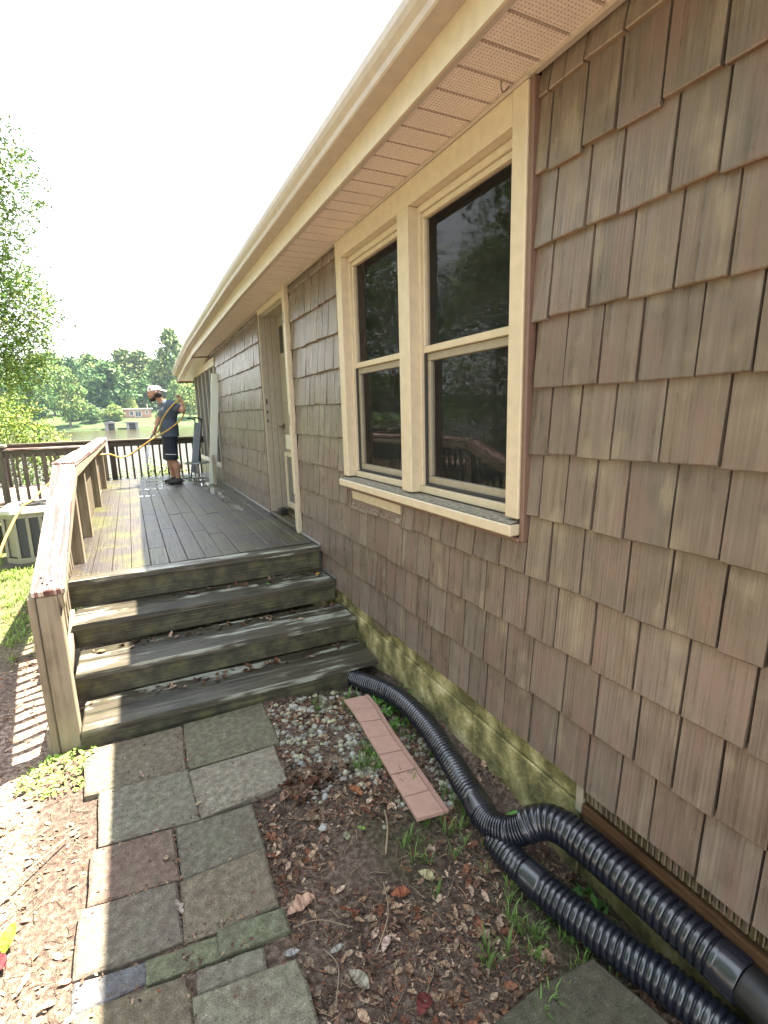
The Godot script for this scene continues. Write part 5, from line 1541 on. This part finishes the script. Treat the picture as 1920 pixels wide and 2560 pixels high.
func far_shore() -> void:
	var b := MB.new()
	var xs := []; var zs := []
	for i in 61: xs.append(-240.0 + i * 8.0)
	for i in 45: zs.append(-190.0 - pow(i / 44.0, 1.7) * 330.0)
	for z in zs:
		for x in xs:
			var k := clampf(1.0 + blot.get_noise_2d(x * 0.12, z * 0.12) * 0.5, 0.5, 1.5)
			var c := Color(k, k, k) if z > -240.0 else Color(0.45, 0.42, 0.4) * k
			b.vert(V(x, bank(x, z), z), V(0, 1, 0.14).normalized(), Vector2(x, z), c)
	for j in zs.size() - 1:
		for i in xs.size() - 1:
			var q := j * xs.size() + i
			b.tri(q, q + 1, q + xs.size() + 1); b.tri(q, q + xs.size() + 1, q + xs.size())
	struct(put("far_bank", b, M.lawn))
	b = MB.new(); b.col = Color(0.3, 0.27, 0.22)
	b.box(V(-60, -2.2, -196.9), V(60, -1.12, -196.4), 0.03, 0)
	tag(put("sea_wall", b, M.concrete), "low pale retaining wall along the far shore", "wall")
	# pink lake house
	var h := thing("lake_cottage", "small pink brick cottage with white windows on the far lawn", "house")
	hb("wall", V(-1.35, 1.9, -222), V(8.45, 5.35, -215), M.cottage, h, 0.02)
	hb("roof", V(-1.9, 5.36, -222.6), V(9.0, 5.75, -214.2), M.white_trim, h, 0.03)
	for q in [[0.9, 3.1, 2.35, 4.85, 1], [2.75, 2.6, 4.95, 4.85, 2], [6.35, 3.6, 7.4, 4.75, 1]]:
		var w := hb("window", V(q[0], q[1], -214.98), V(q[2], q[3], -214.9), M.white_trim, h, 0.02)
		var n: int = q[4]
		for k in n:
			var a := lerpf(q[0] + 0.12, q[2] - 0.12, float(k) / n) + 0.04; var c := lerpf(q[0] + 0.12, q[2] - 0.12, (k + 1.0) / n) - 0.04
			hb("pane", V(a, q[1] + 0.15, -214.92), V(c, q[3] - 0.15, -214.88), M.pane_far, w, 0.0)
	var dk := thing("patio_terrace", "shaded roofed terrace on the slope above the pink cottage", "terrace")
	hb("roof", V(-0.5, 7.6, -228), V(8.0, 7.85, -222.8), M.dark, dk, 0.02)
	for x in [0.0, 3.6, 7.4]: hb("post", V(x, 5.0, -223.4), V(x + 0.2, 7.6, -223.2), M.white_trim, dk, 0.01)
	# two boat houses at the water
	for q in [[-7.5, -3.4, 0.75, 1.35, -7.1, -4.0, -6.0, -4.25, "left grey boat house with a dark opening on the far shore"], [-2.5, 3.58, 0.75, 1.1, -0.62, 3.08, 0.25, 2.2, "right wider boat house with a flat overhanging roof on the far shore"]]:
		var s := thing("boat_house", q[8], "boat house", Vector3.ZERO, "boat houses on the far shore")
		var r := MB.new()
		var mx: float = (q[0] + q[1]) / 2
		r.poly([V(q[0], q[2], -193.5), V(mx, q[3], -193.5), V(mx, q[3], -198.5), V(q[0], q[2], -198.5)], V(-0.3, 1, 0), 0)
		r.poly([V(q[1], q[2], -193.5), V(mx, q[3], -193.5), V(mx, q[3], -198.5), V(q[1], q[2], -198.5)], V(0.3, 1, 0), 0)
		r.poly([V(q[0], q[2], -193.5), V(mx, q[3], -193.5), V(q[1], q[2], -193.5), V(q[1], q[2] - 0.22, -193.5), V(q[0], q[2] - 0.22, -193.5)], V(0, 0, 1), 0)
		r.poly([V(q[0], q[2] - 0.22, -193.5), V(q[1], q[2] - 0.22, -193.5), V(q[1], q[2] - 0.22, -198.5), V(q[0], q[2] - 0.22, -198.5)], V(0, -1, 0), 0)
		put("roof", r, M.boat_roof, s)
		hb("side_wall", V(q[4], -1.6, -198), V(q[6], q[2] - 0.23, -194), M.boat_wall, s, 0.02)
		hb("side_wall", V(q[7], -1.6, -198), V(q[5], q[2] - 0.23, -194), M.boat_wall, s, 0.02)
		hb("back_wall", V(q[6] + 0.01, -1.6, -198), V(q[7] - 0.01, q[2] - 0.24, -197.8), M.dark, s, 0.0)
		hb("door", V(q[6] + 0.01, -1.3, -194.8), V(q[7] - 0.01, 0.3, -194.7), M.dark, s, 0.0)  # plain dark sheet set across the opening
	var be := thing("bench", "small wooden bench on the far lawn left of the boat houses", "bench")
	hb("seat", V(-10.9, -0.6, -198.6), V(-9.3, -0.5, -198.1), M.tan_trim, be)
	hb("backrest", V(-10.9, -0.45, -198.7), V(-9.3, -0.05, -198.62), M.tan_trim, be)
	for x in [-10.85, -9.45]: hb("leg", V(x, -1.2, -198.5), V(x + 0.12, -0.61, -198.2), M.tan_trim, be)
	# trees: a few kinds, then copies
	var kinds := []
	for i in 5:
		var base: Color = [Color(0.08, 0.15, 0.03), Color(0.055, 0.12, 0.03), Color(0.11, 0.19, 0.04), Color(0.095, 0.15, 0.035), Color(0.13, 0.2, 0.045)][i]
		kinds.append([crown(100 + i, 120, 36, 0.085, 2.0, 0.33, base), trunk(1.6, 0.075, 50 + i)])
	var L := [[-17.4, -0.2, -203, 19.9, 5.8, 2, "light green lone tree with a clear trunk at the water's edge"], [-4.7, 3.3, -222, 20.6, 9.5, 1, "broad dark green tree in the middle of the far lawn"], [19.6, 5.3, -240, 34.0, 8.6, 3, "tallest poplar like tree rising beside the roof's end"],
		[1.1, 8.1, -266, 25.6, 10.0, 3, "round topped tree of the far skyline left of the man's cap"], [7.9, 7.7, -262, 25.1, 9.6, 3, "skyline tree of the far wood directly behind the man's cap"], [-12.9, 7.7, -262, 23.1, 8.9, 0, "skyline tree left of the broad dark tree"], [-17.8, 7.0, -256, 21.8, 7.3, 1, "narrower dark tree at the left of the far skyline"], [13.1, 6.4, -250, 20.2, 8.1, 0, "tree just left of the tallest far tree"], [-28.2, 0.8, -208, 14.8, 5.9, 1, "dark rounded tree left of the lone shore tree"], [-23.9, 3.8, -226, 18.0, 5.6, 0, "green tree behind the lone shore tree"], [-34.8, 3.0, -220, 16.0, 5.6, 2, "pale tree partly behind the near shrub"],
		[-11.0, 1.1, -209, 6.3, 3.6, 0, "low spreading tree on the lawn between lone tree and boat houses"], [-4.0, 1.5, -211, 6.3, 3.5, 4, "small bright tree left of the pink cottage"], [21.9, 1.7, -212, 14.3, 4.5, 4, "bright green tree on the shore right of the man"], [19.2, 4.0, -228, 13.1, 4.5, 2, "pale tree between the man and the tallest far tree"], [7.3, 4.0, -228, 13.6, 4.8, 1, "dark tree above the pink cottage"], [30.3, 3.6, -225, 15.7, 6.2, 2, "tree on the far shore hidden behind the porch corner"], [33.1, 7.7, -262, 20.9, 7.8, 0, "far skyline tree behind the porch"], [41.2, 6.9, -255, 21.1, 8.6, 1, "dark far tree behind the house wall"], [-42.4, 4.3, -230, 17.6, 5.7, 0, "far tree behind the overhanging branches at the left edge"], [-33.4, 8.0, -265, 22.1, 8.6, 3, "far skyline tree above the lone shore tree"], [-26.8, 8.8, -272, 23.5, 9.6, 0, "skyline tree above the dark rounded tree"], [-42.4, 9.1, -275, 21.8, 6.7, 1, "leftmost skyline tree showing through the overhanging branches"], [1.6, 2.9, -219, 7.9, 2.6, 4, "small pale tree behind the cottage's left corner"], [10.4, 0.2, -205.5, 4.8, 1.5, 4, "little yellow green tree right of the pink cottage"], [-15.5, 2.2, -214, 5.9, 3.1, 1, "low dark tree in the shade of the far lawn"]]
	var xs2 := []; var cs2 := []; var xs3 := []
	for i in 70:   # the wood behind: nobody could count it
		var x := -130.0 + i * 4.6 + rr(-2, 2); var z := -288.0 + rr(-20, 12)
		if i >= 46: x = -130.0 + (i - 46) * 3.6; z = rr(-250, -215)
		if i >= 58: x = 48.0 + (i - 58) * 7.0
		var hh := rr(15, 21); var ww := rr(6.5, 9.5)
		xs2.append(Transform3D(Basis(Vector3.UP, rr(0, 6)).scaled(V(ww, hh / 2.3, ww)), V(x, bank(x, z) + 0.8, z)))
		xs3.append(Transform3D(Basis.from_scale(V(ww, hh * 0.4, ww)), V(x, bank(x, z) - 0.4, z)))
		cs2.append(Color.WHITE * rr(0.7, 1.15))
	tag(scatter("woods", kinds[0][0], xs2, cs2), "dense green woods covering the slope behind the far shore", "woods")
	tag(scatter("wood_trunks", kinds[0][1], xs3, cs2), "bare trunks inside the woods behind the far shore", "woods")
	for q in L:
		var t := thing("shore_tree", q[6], "tree", V(q[0], q[1] - 0.3, q[2]), "trees on the far shore", rr(0, TAU))
		var low: float = 0.2 if q[3] > 10 else 0.15
		var c := put_mesh("crown", kinds[q[5]][0], t)
		c.position.y = q[3] * low; c.scale = V(q[4] * 0.95, q[3] * (1.0 - low) / 2.15, q[4] * 0.95)
		var k := put_mesh("trunk", kinds[q[5]][1], t)
		k.scale = V(q[4] * 0.9, q[3] * 0.42, q[4] * 0.9)

# ---------------------------------------------------------------- near trees and shrubs
func cluster_tree(called: String, label: String, kind: String, root: Vector3, spots: Array, leaf: float, per: int, base: Color, sd: int) -> Node3D:
	var t := thing(called, label, kind)
	var r := RandomNumberGenerator.new(); r.seed = sd
	var b := MB.new(); var w := MB.new()
	for s in spots:
		var c := V(s[0], s[1], s[2]); var cr: float = s[3]
		var fork := root + V(0, (c.y - root.y) * 0.45, 0)
		w.rings(PackedVector3Array([root, fork + V(r.randfn(), 0, r.randfn()) * 0.08, fork.lerp(c, 0.6) + V(0, 0.1, 0), c]), PackedFloat32Array([0.02 + 0.035 * cr, 0.02 + 0.02 * cr, 0.015, 0.006]), 6)
		for i in int(per * cr * cr):
			# sprays: a short twig with leaves along it
			var d := V(r.randfn(), r.randfn() * 0.8, r.randfn()).normalized()
			var p := c + d * cr * pow(r.randf(), 0.45)
			var e := (d + V(r.randfn(), r.randfn() - 0.4, r.randfn()) * 0.6).normalized()
			var k := base * r.randf_range(0.6, 1.5); k = Color(k.r * r.randf_range(0.8, 1.3), k.g, k.b)
			for j in 7:
				var q := p + e * leaf * 1.1 * j + V(r.randfn(), r.randfn(), r.randfn()) * leaf * 0.4
				add_leaf(b, q, V(r.randfn() * 0.7, 1.0 + r.randfn() * 0.5, r.randfn() * 0.7).normalized(), leaf * r.randf_range(0.6, 1.1), k * r.randf_range(0.8, 1.25), r)
	put("crown", b, M.leaf_live, t)
	put("trunk", w, M.bark, t)
	return t

func greenery() -> void:
	cluster_tree("overhanging_tree", "leafy tree reaching into the picture from the left edge", "tree", V(-4.4, -0.6, -13.2),
		[[-1.5, 6.6, -12.0, 0.45], [-1.45, 6.0, -12.2, 0.55], [-1.75, 5.3, -12.1, 0.55], [-1.75, 4.55, -12.0, 0.45], [-1.6, 4.15, -12.1, 0.6], [-1.45, 3.75, -12.0, 0.55], [-1.65, 3.3, -12.2, 0.6], [-1.75, 2.9, -12.0, 0.5], [-2.0, 2.6, -12.1, 0.4], [-2.6, 3.4, -12.4, 0.9], [-2.6, 4.6, -12.6, 1.0], [-2.7, 5.9, -12.4, 1.0], [-3.6, 4.0, -13.0, 1.2], [-4.2, 5.5, -13.2, 1.4], [-3.4, 7.0, -12.8, 1.1], [-5.4, 4.5, -13.5, 1.3]], 0.04, 760, Color(0.13, 0.215, 0.04), 31)
	cluster_tree("shrub", "bright yellow green shrub behind the railing at the left edge", "shrub", V(-2.7, -0.8, -13.2),
		[[-2.3, 2.0, -13.2, 0.5], [-1.95, 1.75, -13.0, 0.5], [-1.75, 1.4, -13.1, 0.45], [-2.5, 1.3, -13.2, 0.7], [-1.9, 1.0, -13.0, 0.5], [-2.9, 1.7, -13.4, 0.8], [-3.4, 0.9, -13.2, 0.8], [-1.4, 1.15, -13.3, 0.35]], 0.036, 620, Color(0.2, 0.28, 0.05), 33)
	cluster_tree("shrub", "green shrub seen between the balusters left of the handrail", "shrub", V(-1.5, -1.3, -12.7),
		[[-1.9, 0.3, -12.4, 0.6], [-1.3, 0.45, -12.6, 0.6], [-0.8, 0.3, -12.5, 0.5], [-2.6, 0.4, -12.5, 0.6], [-1.6, 0.9, -12.6, 0.4]], 0.045, 260, Color(0.14, 0.22, 0.045), 34)
	for q in [[0.0, 0.45, -12.6, 0.32, "left of three low bushes seen through the lake railing"], [0.42, 0.62, -12.7, 0.3, "middle of three low bushes seen through the lake railing"], [0.78, 0.55, -12.8, 0.36, "right of three low bushes seen through the lake railing, beside the man's legs"]]:
		cluster_tree("bush", q[4], "bush", V(q[0], -1.2, q[2]), [[q[0] - 0.12, q[1] - 0.1, q[2], q[3]], [q[0] + 0.1, q[1], q[2], q[3]], [q[0], q[1] - 0.5, q[2], q[3] * 1.3]], 0.03, 420, Color(0.16, 0.24, 0.05), int(q[0] * 100) + 40)
	# trees standing off to the left, seen only as reflections in the window panes
	var big := crown(301, 210, 100, 0.02, 2.0, 0.3, Color(0.07, 0.13, 0.03)); var tk := trunk(1.6, 0.05, 9)
	for q in [[-8.5, -3.5, 17.0, 4.6, "yard tree left of the path, reflected in the right window"], [-9.5, -10.0, 17.0, 4.6, "yard tree left of the deck, reflected in the left window"], [-8.5, 3.5, 12.0, 4.0, "yard tree behind the camera on the left"], [-16.0, -14.0, 12.0, 4.5, "yard tree far left near the lake"], [-14.0, -3.0, 20.0, 6.0, "second row yard tree left of the path"], [-13.0, -20.0, 12.0, 4.5, "lakeside tree far left"]]:
		var t := thing("yard_tree", q[4], "tree", V(q[0], gh(q[0], q[1]) - 0.1, q[1]), "trees in the yard on the left", rr(0, TAU))
		var c := put_mesh("crown", big, t); c.position.y = 1.6; c.scale = V(q[3], (q[2] - 1.6) / 2.1, q[3])
		var k := put_mesh("trunk", tk, t); k.scale = V(q[3], q[2] * 0.42, q[3])
